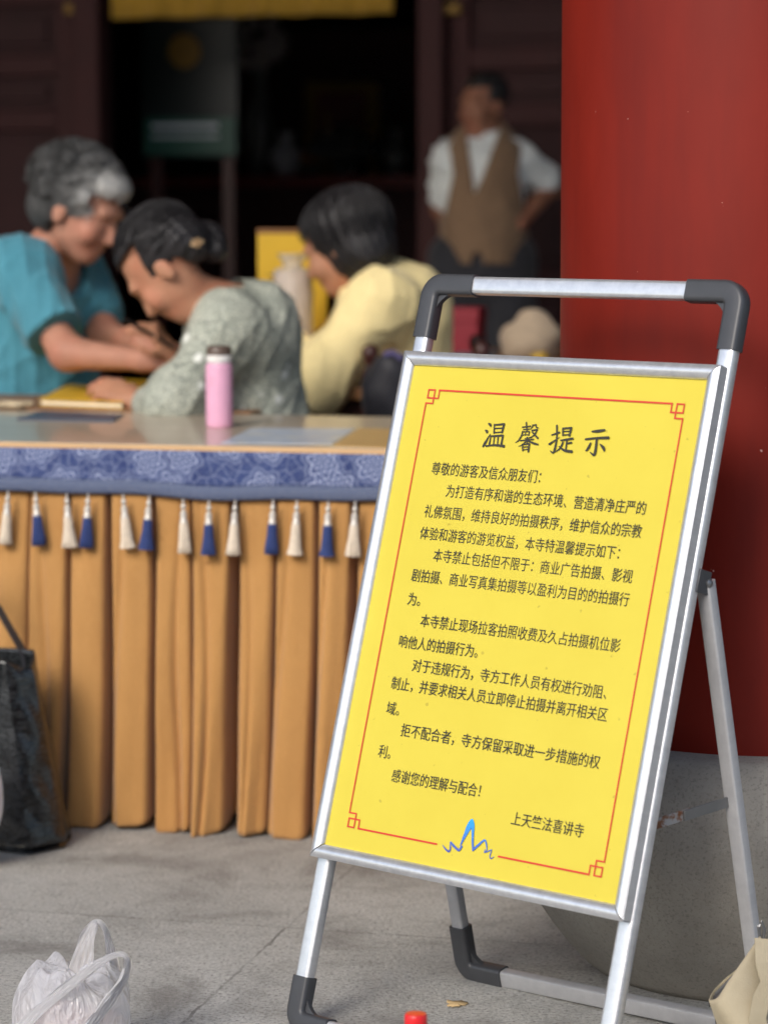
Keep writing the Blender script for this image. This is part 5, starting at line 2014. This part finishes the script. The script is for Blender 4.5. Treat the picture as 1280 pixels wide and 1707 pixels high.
tag(nb, 'grey-blue folded cloth lying before the crimson box', 'cloth')
o = MB()
o.lathe([(0.001, 0), (0.022, 0), (0.024, 0.012), (0.02, 0.02), (0.001, 0.022)], 20)
q0 = P(906, 596, 7.6)
tag(o.build('yellow_cap', M['yellow_card'], None, loc=(q0.x, 7.80, 0.742)), 'small yellow tin lid just before the beige hat', 'tin lid')

# ================================================================== INSIDE THE HALL, DIM
M['green_glass'] = simple('green_signboard', lin(30, 74, 62), 0.4, 0.1, 12)
M['porcelain'] = simple('white_porcelain', lin(190, 192, 200), 0.3, 0.06, 12)
M['pewter'] = simple('pewter', lin(120, 120, 120), 0.35, 0.12, 14, metal=0.5)
M['altar_red'] = simple('red_altar_lacquer', lin(110, 28, 24), 0.4, 0.12, 10)
YI = 14.2


def PI_(x, y, Y=YI):
    return P(x, y, Y)


alt = thing('altar_table', 'long dark red altar table inside the dim doorway', 'altar', (PI_(520, 300).x, YI + 0.35, 0), HALL)
ztop = PI_(560, 292).z
MB().box((0, 0, ztop - 0.03), (2.6, 0.7, 0.06)).build('tabletop', M['altar_red'], alt, bevel=0.006)
MB().box((0, -0.33, ztop - 0.28), (2.5, 0.03, 0.44)).build('front_panel', M['maroon_panel'], alt, bevel=0.006)
for x in (-1.2, 1.2):
    for y in (-0.28, 0.28):
        MB().box((x, y, (ztop - 0.06) / 2), (0.09, 0.09, ztop - 0.06)).build('leg', M['altar_red'], alt, bevel=0.006)


def vase(x, y, h, r, mat_, label, cat='vase', name='altar_vase', Y=YI + 0.2):
    q = P(x, y, Y)
    o = MB()
    o.lathe([(0.001, 0), (r * 0.55, 0), (r * 0.6, h * 0.05), (r, h * 0.4), (r * 0.95, h * 0.55), (r * 0.4, h * 0.78), (r * 0.36, h * 0.88), (r * 0.6, h), (r * 0.5, h), (r * 0.3, h * 0.9)], 28)
    b = o.build(name, mat_, None, loc=(q.x, Y, q.z))
    return tag(b, label, cat)


def dish(x, y, r, mat_, label, Y=YI + 0.2):
    q = P(x, y, Y)
    o = MB()
    o.lathe([(0.001, 0), (r * 0.25, 0), (r * 0.3, r * 0.25), (r * 0.42, r * 0.34), (r, r * 0.5), (r * 0.99, r * 0.56), (r * 0.8, r * 0.9), (r * 0.35, r * 1.2), (0.001, r * 1.26)], 36)
    return tag(o.build('covered_dish', mat_, None, loc=(q.x, Y, q.z)), label, 'dish')


vase(478, 292, 0.22, 0.085, M['porcelain'], 'squat white porcelain jar on the altar, left of the large pewter dish')
dish(575, 292, 0.21, M['pewter'], 'large round pewter dish with domed lid in the middle of the altar')
vase(660, 292, 0.24, 0.075, M['pewter'], 'slim pewter vase on the altar near the right door post')
fig = vase(436, 290, 0.56, 0.085, M['pewter'], 'tall pewter vase on the altar, leftmost on it', Y=YI + 0.42)
M['fruit'] = simple('orange_fruit', lin(150, 84, 30), 0.5, 0.2, 20)
M['petals'] = simple('pale_petals', lin(170, 160, 160), 0.8, 0.2, 30)
fr_ = vase(520, 292, 0.09, 0.10, M['pewter'], 'low pewter bowl of offerings between the white jar and the large dish', 'bowl', 'offering_bowl')
S = SDF(0.008)
for x_, y_, z_ in ((-0.04, 0, 0.09), (0.045, 0.01, 0.09), (0, -0.04, 0.09), (0.0, 0.03, 0.14)):
    S.ell(fr_.location + V((x_, y_, z_)), (0.036, 0.036, 0.034), None, 0.002)
tag(S.build('fruit_pile', M['fruit'], None), 'small heap of orange fruit in the pewter offering bowl', 'fruit')
q = fig.location
S = SDF(0.008)
rf = np.random.default_rng(31)
for _ in range(38):
    d_ = rf.normal(size=3)
    d_ /= np.linalg.norm(d_)
    S.ell(q + V((d_[0] * 0.12, d_[1] * 0.09, 0.68 + d_[2] * 0.13)), [0.022 + 0.014 * rf.random()] * 3, None, 0.004)
S.cone(q + V((0, 0, 0.45)), q + V((0, 0, 0.66)), 0.02, 0.05, 0.02)
tag(S.build('bouquet', M['petals'], None), 'pale bouquet standing in the tall pewter vase on the altar', 'flowers')
for x_, lab in ((545, 'slender gilt candlestick between the bowl and the large dish'), (622, 'slender gilt candlestick just right of the large dish')):
    q = P(x_, 292, YI + 0.12)
    o = MB().lathe([(0.001, 0), (0.05, 0), (0.045, 0.012), (0.012, 0.03), (0.010, 0.12), (0.02, 0.13), (0.010, 0.14), (0.009, 0.22), (0.03, 0.235), (0.032, 0.245), (0.012, 0.25), (0.011, 0.33), (0.001, 0.335)], 20)
    tag(o.build('candlestick', M['gilt'], None, loc=(q.x, YI + 0.12, q.z)), lab, 'candlestick')
# shrine with a gilt panel behind the altar
sh = thing('shrine_cabinet', 'dark red shrine cabinet with gilt panel behind the altar', 'shrine', (PI_(590, 200, 15.2).x, 15.2, 0), HALL)
MB().box((0, 0, 1.05), (1.5, 0.5, 2.1)).build('cabinet', M['maroon_panel'], sh, bevel=0.01)
zc = P(590, 190, 15.2).z
MB().box((0, -0.262, zc), (0.42, 0.02, 0.34)).build('gilt_panel', M['gilt'], sh, bevel=0.006)
MB().box((0, -0.276, zc), (0.26, 0.016, 0.22)).build('red_inset', M['altar_red'], sh, bevel=0.006)
# glazed notice board just inside the door
gx0, gx1 = P(236, 200, 12.0).x, P(402, 200, 12.0).x
gz0, gz1 = P(300, 262, 12.0).z, P(300, 30, 12.0).z
gb = thing('notice_board', 'dark glazed notice board with green lower strip inside the doorway', 'notice board', ((gx0 + gx1) / 2, 12.0, 0), HALL)
M['black_glass'] = simple('black_glass', lin(16, 24, 24), 0.3, 0.1, 8)
wdb = gx1 - gx0
MB().box((0, 0, (gz0 + gz1) / 2), (wdb, 0.04, gz1 - gz0)).build('panel', M['black_glass'], gb, bevel=0.004)
zg0, zg1 = P(300, 258, 12.0).z, P(300, 196, 12.0).z
MB().box((0, -0.026, (zg0 + zg1) / 2), (wdb * 0.96, 0.01, zg1 - zg0)).build('green_strip', M['green_glass'], gb, bevel=0.002)
for zz, hh in (((zg0 + zg1) / 2 + 0.045, 0.018), ((zg0 + zg1) / 2, 0.012)):
    MB().box((-0.02, -0.033, zz), (wdb * 0.7, 0.004, hh)).build('pale_stripe', M['porcelain'], gb)
zy = P(300, 85, 12.0).z
o = MB().lathe([(0.001, 0), (0.07, 0), (0.075, 0.006), (0.06, 0.012), (0.03, 0.008), (0.001, 0.012)], 28)
em = o.build('gilt_emblem', M['gilt'], gb, loc=(-0.02, -0.022, zy))
em.rotation_euler = (R(90), 0, 0)
for x in (-wdb / 2 + 0.05, wdb / 2 - 0.05):
    MB().box((x, 0.02, gz0 / 2), (0.05, 0.05, gz0)).build('leg', M['dark_wood'], gb, bevel=0.003)

# ================================================================== BAGS AND LITTER ON THE PAVING
# black woven tote
bx = V((-0.745, 5.085, 0))
tote = thing('tote_bag', 'black creased woven tote bag standing against the ochre skirt', 'bag', bx, R(-24))
t = NT('black_woven_plastic')
f = t.noise(6, 4, 0.5, None, 1.0)
wv = t.n('ShaderNodeTexWave', wave_type='BANDS', bands_direction='Z')
wv.inputs['Scale'].default_value = 34
wv.inputs['Distortion'].default_value = 5
wv.inputs['Detail'].default_value = 3
t.l(t.co(), wv.inputs['Vector'])
cr = t.ramp(t.noise(20, 5, 0.7, t.co((1, 1, 2.5)), 2.2), [(0.47, (0, 0, 0, 1)), (0.5, (1, 1, 1, 1)), (0.53, (0, 0, 0, 1))])
t.col(t.mix(t.math('MULTIPLY', cr, 0.3), t.ramp(f, [(0.3, lin(13, 14, 15)), (0.7, lin(26, 28, 30))]), lin(120, 124, 126)))
t.set(rough=0.22, spec=0.55)
t.bump(t.math('MULTIPLY_ADD', wv.outputs['Fac'], 0.04, f), 0.22, 0.02)
M['tote'] = t.m
TB = [(-0.20, -0.075), (0.135, -0.075), (0.165, 0.0), (0.135, 0.075), (-0.20, 0.075)]
TT = [(-0.20, -0.05), (0.075, -0.05), (0.10, 0.0), (0.075, 0.05), (-0.20, 0.05)]
HTt = 0.345
cr_ = np.random.default_rng(4)


def tote_pt(u, v):
    n = len(TB)
    x = (u * n) % n
    i = int(x) % n
    f = x - int(x)
    q = v
    b0 = [TB[i][k] + (TB[(i + 1) % n][k] - TB[i][k]) * f for k in (0, 1)]
    t0 = [TT[i][k] + (TT[(i + 1) % n][k] - TT[i][k]) * f for k in (0, 1)]
    px = b0[0] + (t0[0] - b0[0]) * q
    py = b0[1] + (t0[1] - b0[1]) * q
    cr2 = 0.006 * math.sin(q * 13 + u * 9) * math.sin(u * 31.4) + 0.004 * math.sin(q * 29 + u * 20)
    bl = 0.018 * math.sin(math.pi * q) * math.sin(math.pi * f)
    s = 1 + (cr2 + bl) / 0.12 * 0.5
    lip = 0.05 * max(0, 1 - q / 0.1) * (1 if i in (1, 2) else 0)
    return (px * (1 if abs(px) > 1 else 1) * (1 + (s - 1) * 0.3), py * s, 0.004 + HTt * q + (0.012 * math.sin(u * 12.56) if q > 0.95 else 0) + lip * 0.2)


o = MB()
o.grid(tote_pt, 80, 40)
o.add([(x, y, 0.004) for x, y in TB], [(4, 3, 2, 1, 0)])
o.build('bag_body', M['tote'], tote, solid=0.003)
o = MB()
ribbon = [(-0.014, -0.0012), (0.014, -0.0012), (0.014, 0.0012), (-0.014, 0.0012)]
hp = [(0.062, -0.053, HTt - 0.06), (0.058, -0.057, HTt + 0.0), (0.03, -0.05, HTt + 0.08), (-0.01, -0.04, HTt + 0.17), (-0.06, -0.03, HTt + 0.24), (-0.15, -0.03, HTt + 0.22), (-0.18, -0.04, HTt + 0.1), (-0.19, -0.052, HTt - 0.06)]
o.sweep(hp, [(-0.0015, -0.011), (0.0015, -0.011), (0.0015, 0.011), (-0.0015, 0.011)], side=(0, 1, 0))
o.build('handle', M['black_cloth'], tote)
o = MB()
hp = [(0.06, 0.052, HTt - 0.06), (0.055, 0.056, HTt + 0.0), (0.0, 0.05, HTt + 0.09), (-0.07, 0.04, HTt + 0.16), (-0.16, 0.03, HTt + 0.14), (-0.19, 0.04, HTt + 0.06), (-0.19, 0.052, HTt - 0.06)]
o.sweep(hp, [(-0.0015, -0.011), (0.0015, -0.011), (0.0015, 0.011), (-0.0015, 0.011)], side=(0, 1, 0))
o.build('handle', M['black_cloth'], tote)

# thin white plastic
t = NT('thin_white_plastic')
t.col(lin(236, 236, 240))
t.set(rough=0.16, trans=0.0, spec=0.7)
tr = t.n('ShaderNodeBsdfTransparent')
tl = t.n('ShaderNodeBsdfTranslucent')
tl.inputs[0].default_value = (0.85, 0.84, 0.86, 1)
mx1 = t.n('ShaderNodeMixShader')
mx1.inputs[0].default_value = 0.45
mx2 = t.n('ShaderNodeMixShader')
lw = t.n('ShaderNodeLayerWeight')
lw.inputs[0].default_value = 0.3
t.l(t.math('MULTIPLY_ADD', lw.outputs['Facing'], 0.36, 0.62), mx2.inputs[0])
out = t.t.nodes['Material Output']
t.l(t.b.outputs[0], mx1.inputs[1])
t.l(tl.outputs[0], mx1.inputs[2])
t.l(tr.outputs[0], mx2.inputs[1])
t.l(mx1.outputs[0], mx2.inputs[2])
t.l(mx2.outputs[0], out.inputs[0])
ra = t.math('ABSOLUTE', t.math('SUBTRACT', t.noise(18, 3, 0.6, t.co((1, 1, 0.35)), 1.2), 0.5))
rb = t.math('ABSOLUTE', t.math('SUBTRACT', t.noise(40, 3, 0.6, t.co((1, 1, 0.5), (0.4, 0.7, 0)), 0.8), 0.5))
ridge = t.math('ADD', t.ramp(ra, [(0.0, (1, 1, 1, 1)), (0.09, (0, 0, 0, 1))]), t.math('MULTIPLY', t.ramp(rb, [(0.0, (1, 1, 1, 1)), (0.1, (0, 0, 0, 1))]), 0.5))
t.bump(ridge, 0.8, 0.004)
M['film'] = t.m
fm = t.m.copy()
fm.name = 'bunched_white_plastic'
for nd_ in fm.node_tree.nodes:
    if nd_.bl_idname == 'ShaderNodeMath' and nd_.operation == 'MULTIPLY_ADD' and abs(nd_.inputs[2].default_value - 0.62) < 1e-4:
        nd_.inputs[2].default_value = 0.82
    if nd_.bl_idname == 'ShaderNodeBsdfPrincipled':
        nd_.inputs['Base Color'].default_value = (0.92, 0.92, 0.93, 1)
        nd_.inputs['Roughness'].default_value = 0.35
    if nd_.bl_idname == 'ShaderNodeBump':
        nd_.inputs['Strength'].default_value = 0.2
    if nd_.bl_idname == 'ShaderNodeMixShader' and abs(nd_.inputs[0].default_value - 0.45) < 1e-3:
        nd_.inputs[0].default_value = 0.6
M['film_bunched'] = fm
M['pink_goods'] = simple('pale_pink_packet', lin(222, 204, 198), 0.5, 0.08, 20)


def sack(root, c, rx, ry, hh, seed, nseg=90, nz=34):
    r = np.random.default_rng(seed)
    fr = [(r.integers(2, 11), r.random() * 6.28, r.random() * 6) for _ in range(9)]
    o = MB()

    def fn(u, v):
        a = u * 2 * math.pi
        rad = (math.sin(min(1, v / 0.35) * math.pi / 2) ** 0.6) * (1 - 0.86 * max(0, (v - 0.45) / 0.55) ** 1.7)
        w = sum(math.sin(k * a + p + q * v) / k ** 0.6 for k, p, q in fr) * 0.045 * (0.4 + v)
        rad *= 1 + w
        z = hh * (min(1, v / 0.8)) ** 0.9 + (0.010 * math.sin(3 * a + 1) + 0.006 * math.sin(7 * a)) * v * (1 - 0.6 * max(0, v - 0.6)) + 0.004 * math.sin(11 * a + 20 * v) * v - 0.016 * max(0, v - 0.8) / 0.2
        return (c[0] + rx * rad * math.cos(a), c[1] + ry * rad * math.sin(a), c[2] + 0.003 + z)
    o.grid(fn, nseg, nz)
    return o.build('bag_body', M['film'], root, angle=180)


def film_handle(root, pts, widths, side):
    """Pleated strap of thin film: four strands bunched side by side, widths at each point."""
    o = MB()
    # smooth the path
    P_ = [Vector(p) for p in pts]
    path, wds = [], []
    for i in range(len(P_) - 1):
        p0, p1, p2, p3 = P_[max(i - 1, 0)], P_[i], P_[i + 1], P_[min(i + 2, len(P_) - 1)]
        for kk in range(7):
            tt = kk / 7
            path.append(0.5 * ((2 * p1) + (-p0 + p2) * tt + (2 * p0 - 5 * p1 + 4 * p2 - p3) * tt ** 2 + (-p0 + 3 * p1 - 3 * p2 + p3) * tt ** 3))
            wds.append(widths[i] + (widths[i + 1] - widths[i]) * tt)
    path.append(P_[-1])
    wds.append(widths[-1])
    n = len(path)
    NW = 22
    sd_ = Vector(side).normalized()
    vs = []
    for i, p in enumerate(path):
        d = (path[min(i + 1, n - 1)] - path[max(i - 1, 0)]).normalized()
        wdir = (sd_ - d * sd_.dot(d)).normalized()
        nd = d.cross(wdir)
        wdir2 = (wdir * 0.45 + nd * 0.9).normalized()
        nd2 = d.cross(wdir2)
        for j in range(NW + 1):
            s = j / NW - 0.5
            vs.append(p + wdir2 * s * wds[i] + nd2 * (0.0035 * math.sin(j * 2.2 + 0.25 * i) + 0.002 * math.sin(j * 1.1 + i * 0.6)))
    fs = [(i * (NW + 1) + j, i * (NW + 1) + j + 1, (i + 1) * (NW + 1) + j + 1, (i + 1) * (NW + 1) + j) for i in range(n - 1) for j in range(NW)]
    o.add(vs, fs)
    return o.build('handle', M['film_bunched'], root, angle=180)


YB = 3.72
bc = P(125, 1780, YB)
carrier = thing('carrier_bag', 'thin white plastic carrier bag with two upright handles on the paving', 'bag', (bc.x, YB, 0))
body = sack(carrier, (-0.005, 0.02, 0), 0.085, 0.07, P(100, 1622, YB).z, 3)
loc_ = lambda x, y, dy=0.0: P(x, y, YB + dy) - Vector((bc.x, YB, 0))
film_handle(carrier, [loc_(128, 1660, 0.03), loc_(138, 1600, 0.03), loc_(148, 1560, 0.03), loc_(160, 1537, 0.03), loc_(174, 1548, 0.03), loc_(184, 1585, 0.03), loc_(192, 1640, 0.03), loc_(200, 1690, 0.02)], [0.05, 0.034, 0.02, 0.007, 0.008, 0.013, 0.02, 0.03], (0, 1, 0))
film_handle(carrier, [loc_(20, 1730, -0.05), loc_(60, 1690, -0.05), loc_(110, 1648, -0.05), loc_(160, 1610, -0.05), loc_(196, 1592, -0.05), loc_(212, 1600, -0.05), loc_(207, 1632, -0.05), loc_(180, 1672, -0.05), loc_(148, 1716, -0.05), loc_(130, 1750, -0.05)], [0.02, 0.016, 0.014, 0.010, 0.008, 0.008, 0.012, 0.016, 0.02, 0.022], (0, 1, 0))
S = SDF(0.004)
g0 = Vector((bc.x, YB, 0))
S.ell(g0 + V((-0.015, 0.0, 0.05)), (0.06, 0.045, 0.046), None, 0.02).ell(g0 + V((0.04, 0.02, 0.04)), (0.035, 0.04, 0.04), None, 0.02)
S.disp = wrinkle(0.003, 50, 3)
bpy.context.view_layer.update()
adopt(S.build('packet', M['pink_goods'], None), carrier)

# white bag beside the tote, mostly out of frame
wb = P(-66, 1390, 4.86)
wbag = thing('grocery_bag', 'white plastic bag slumped against the black tote at the left edge', 'bag', (wb.x, 4.86, 0))
sack(wbag, (0, 0, 0), 0.075, 0.06, 0.24, 9)
M['white_goods'] = simple('white_packet', lin(226, 224, 226), 0.5, 0.05, 20)
S = SDF(0.005)
S.ell(Vector((wb.x, 4.86, 0.09)), (0.055, 0.045, 0.085), None, 0.02)
S.disp = wrinkle(0.004, 40, 5)
bpy.context.view_layer.update()
adopt(S.build('packet', M['white_goods'], None), wbag)

# beige canvas bag at lower right, gaping mouth
YG = 3.66
t = NT('beige_canvas')
f = t.noise(10, 5, 0.6)
t.col(t.ramp(f, [(0.3, lin(160, 148, 122)), (0.7, lin(180, 168, 142))]))
t.set(rough=0.9)
t.bump(t.math('MULTIPLY_ADD', t.noise(600, 2, 0.5), 0.15, t.noise(14, 3, 0.5)), 0.4, 0.01)
M['canvas'] = t.m
gq = lambda x, y, dy=0.0: P(x, y, YG + dy)
g0 = Vector((gq(1290, 1700).x, YG, 0))
can = thing('canvas_bag', 'beige canvas bag with dark gaping mouth slumped against the stand foot', 'bag', g0)
rim_f = [gq(1266, 1562, 0.0), gq(1238, 1602, -0.03), gq(1212, 1640, -0.05), gq(1196, 1664, -0.055), gq(1182, 1668, -0.04)]
rim_b = [gq(1266, 1562, 0.0), gq(1232, 1612, 0.03), gq(1210, 1632, 0.05), gq(1190, 1652, 0.03), gq(1182, 1668, -0.04)]
base_f = [gq(1390, 1810, 0.02), gq(1375, 1835, -0.06), gq(1345, 1840, -0.08), gq(1290, 1842, -0.085), gq(1240, 1838, -0.06)]
base_b = [gq(1390, 1810, 0.02), gq(1375, 1815, 0.08), gq(1345, 1815, 0.10), gq(1290, 1820, 0.06), gq(1240, 1838, -0.06)]


def surf(A, Bq, bulge):
    def lerp_path(Q, u):
        x = u * (len(Q) - 1)
        i = min(int(x), len(Q) - 2)
        f_ = x - i
        p0, p1, p2, p3 = Q[max(i - 1, 0)], Q[i], Q[i + 1], Q[min(i + 2, len(Q) - 1)]
        return 0.5 * ((2 * p1) + (-p0 + p2) * f_ + (2 * p0 - 5 * p1 + 4 * p2 - p3) * f_ ** 2 + (-p0 + 3 * p1 - 3 * p2 + p3) * f_ ** 3)

    def fn(u, v):
        a, b = lerp_path(A, u), lerp_path(Bq, u)
        q = a.lerp(b, v) - g0
        q.y += bulge * math.sin(math.pi * v) * math.sin(math.pi * u) + 0.006 * math.sin(v * 9 + u * 6) * v
        q.z = max(q.z + 0.004 * math.sin(u * 14 + v * 5) * v, 0.003)
        return q
    return fn


o = MB()
o.grid(surf(rim_f, base_f, -0.03), 40, 24)
o.grid(surf(rim_b, base_b, 0.03), 40, 24)
o.build('bag_body', M['canvas'], can, angle=60, solid=0.002)
def mouth(u, v):  # black sheet across the opening, standing in for shade inside the bag
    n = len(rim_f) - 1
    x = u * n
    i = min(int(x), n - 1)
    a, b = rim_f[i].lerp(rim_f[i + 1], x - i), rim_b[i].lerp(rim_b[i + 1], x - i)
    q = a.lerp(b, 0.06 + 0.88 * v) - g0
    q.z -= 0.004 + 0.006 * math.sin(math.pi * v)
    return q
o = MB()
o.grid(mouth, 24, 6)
o.build('mouth_shade', M['black_cloth'], can, solid=0.001)
o = MB()
o.sweep([q - g0 for q in (gq(1272, 1566, -0.02), gq(1274, 1610, -0.045), gq(1282, 1640, -0.06), gq(1268, 1668, -0.075), gq(1262, 1700, -0.085), gq(1272, 1735, -0.09))], [(-0.001, -0.012), (0.001, -0.012), (0.001, 0.012), (-0.001, 0.012)], side=(1, 0.2, 0))
o.build('strap', M['canvas'], can)
o = MB()
o.tube([q - g0 for q in (gq(1267, 1566, 0.005), gq(1264, 1545, 0.005), gq(1269, 1536, 0.005), gq(1274, 1550, 0.005), gq(1272, 1566, 0.005))], 0.0022, 8)
o.build('snap_hook', M['steel'], can)

# bottle with red cap, just in front of the camera's lower edge
YC = 3.34
ct = P(693, 1690, YC)
wbt = thing('water_bottle', 'clear water bottle with bright red screw cap standing on the paving', 'bottle', (ct.x, YC, 0))
t = NT('clear_plastic')
t.col((0.95, 0.97, 0.97, 1))
t.set(rough=0.06, trans=1.0, ior=1.25)
M['clear'] = t.m
M['red_cap'] = simple('red_cap_plastic', lin(222, 34, 40), 0.35, 0.05, 30)
zc = ct.z
MB().lathe([(0.001, 0.002), (0.03, 0.0), (0.032, 0.006), (0.032, 0.05), (0.0305, 0.055), (0.032, 0.06), (0.032, 0.12), (0.0305, 0.125), (0.03, zc - 0.075), (0.022, zc - 0.04), (0.0125, zc - 0.022), (0.0125, zc - 0.012)], 40).build('body', M['clear'], wbt)
MB().lathe([(0.001, zc - 0.0215), (0.0145, zc - 0.0215), (0.0145, zc - 0.017), (0.0138, zc - 0.0165), (0.0143, zc - 0.0155), (0.0141, zc - 0.003), (0.0128, zc - 0.0004), (0.011, zc), (0.001, zc + 0.0002)], 72, wob=lambda a, j: 1 + (0.012 * math.sin(a * 36) if 4 <= j <= 5 else 0)).build('cap', M['red_cap'], wbt, angle=50)

# dry leaf
M['leaf'] = simple('dry_leaf', lin(196, 168, 122), 0.7, 0.16, 90)
lf = on_table([(760, 1676)], 0.0)[0]
o = MB()
n = 28
vs = [(0, 0, 0.004)]
for i in range(n):
    a = 2 * math.pi * i / n
    r = 0.0135 * (1 + 0.16 * math.sin(3 * a + 1) + 0.12 * math.sin(9 * a) + 0.08 * math.sin(5 * a + 2))
    vs.append((r * math.cos(a) * 1.1, r * math.sin(a) * 1.25, 0.001 + 0.0022 * abs(math.sin(a * 1.5 + 0.6))))
o.add(vs, [(0, 1 + i, 1 + (i + 1) % n) for i in range(n)])
tag(o.build('dry_leaf', M['leaf'], None, angle=180, solid=0.0006, loc=lf), 'small dry tan leaf lying on the grey paving beside the stand', 'leaf')
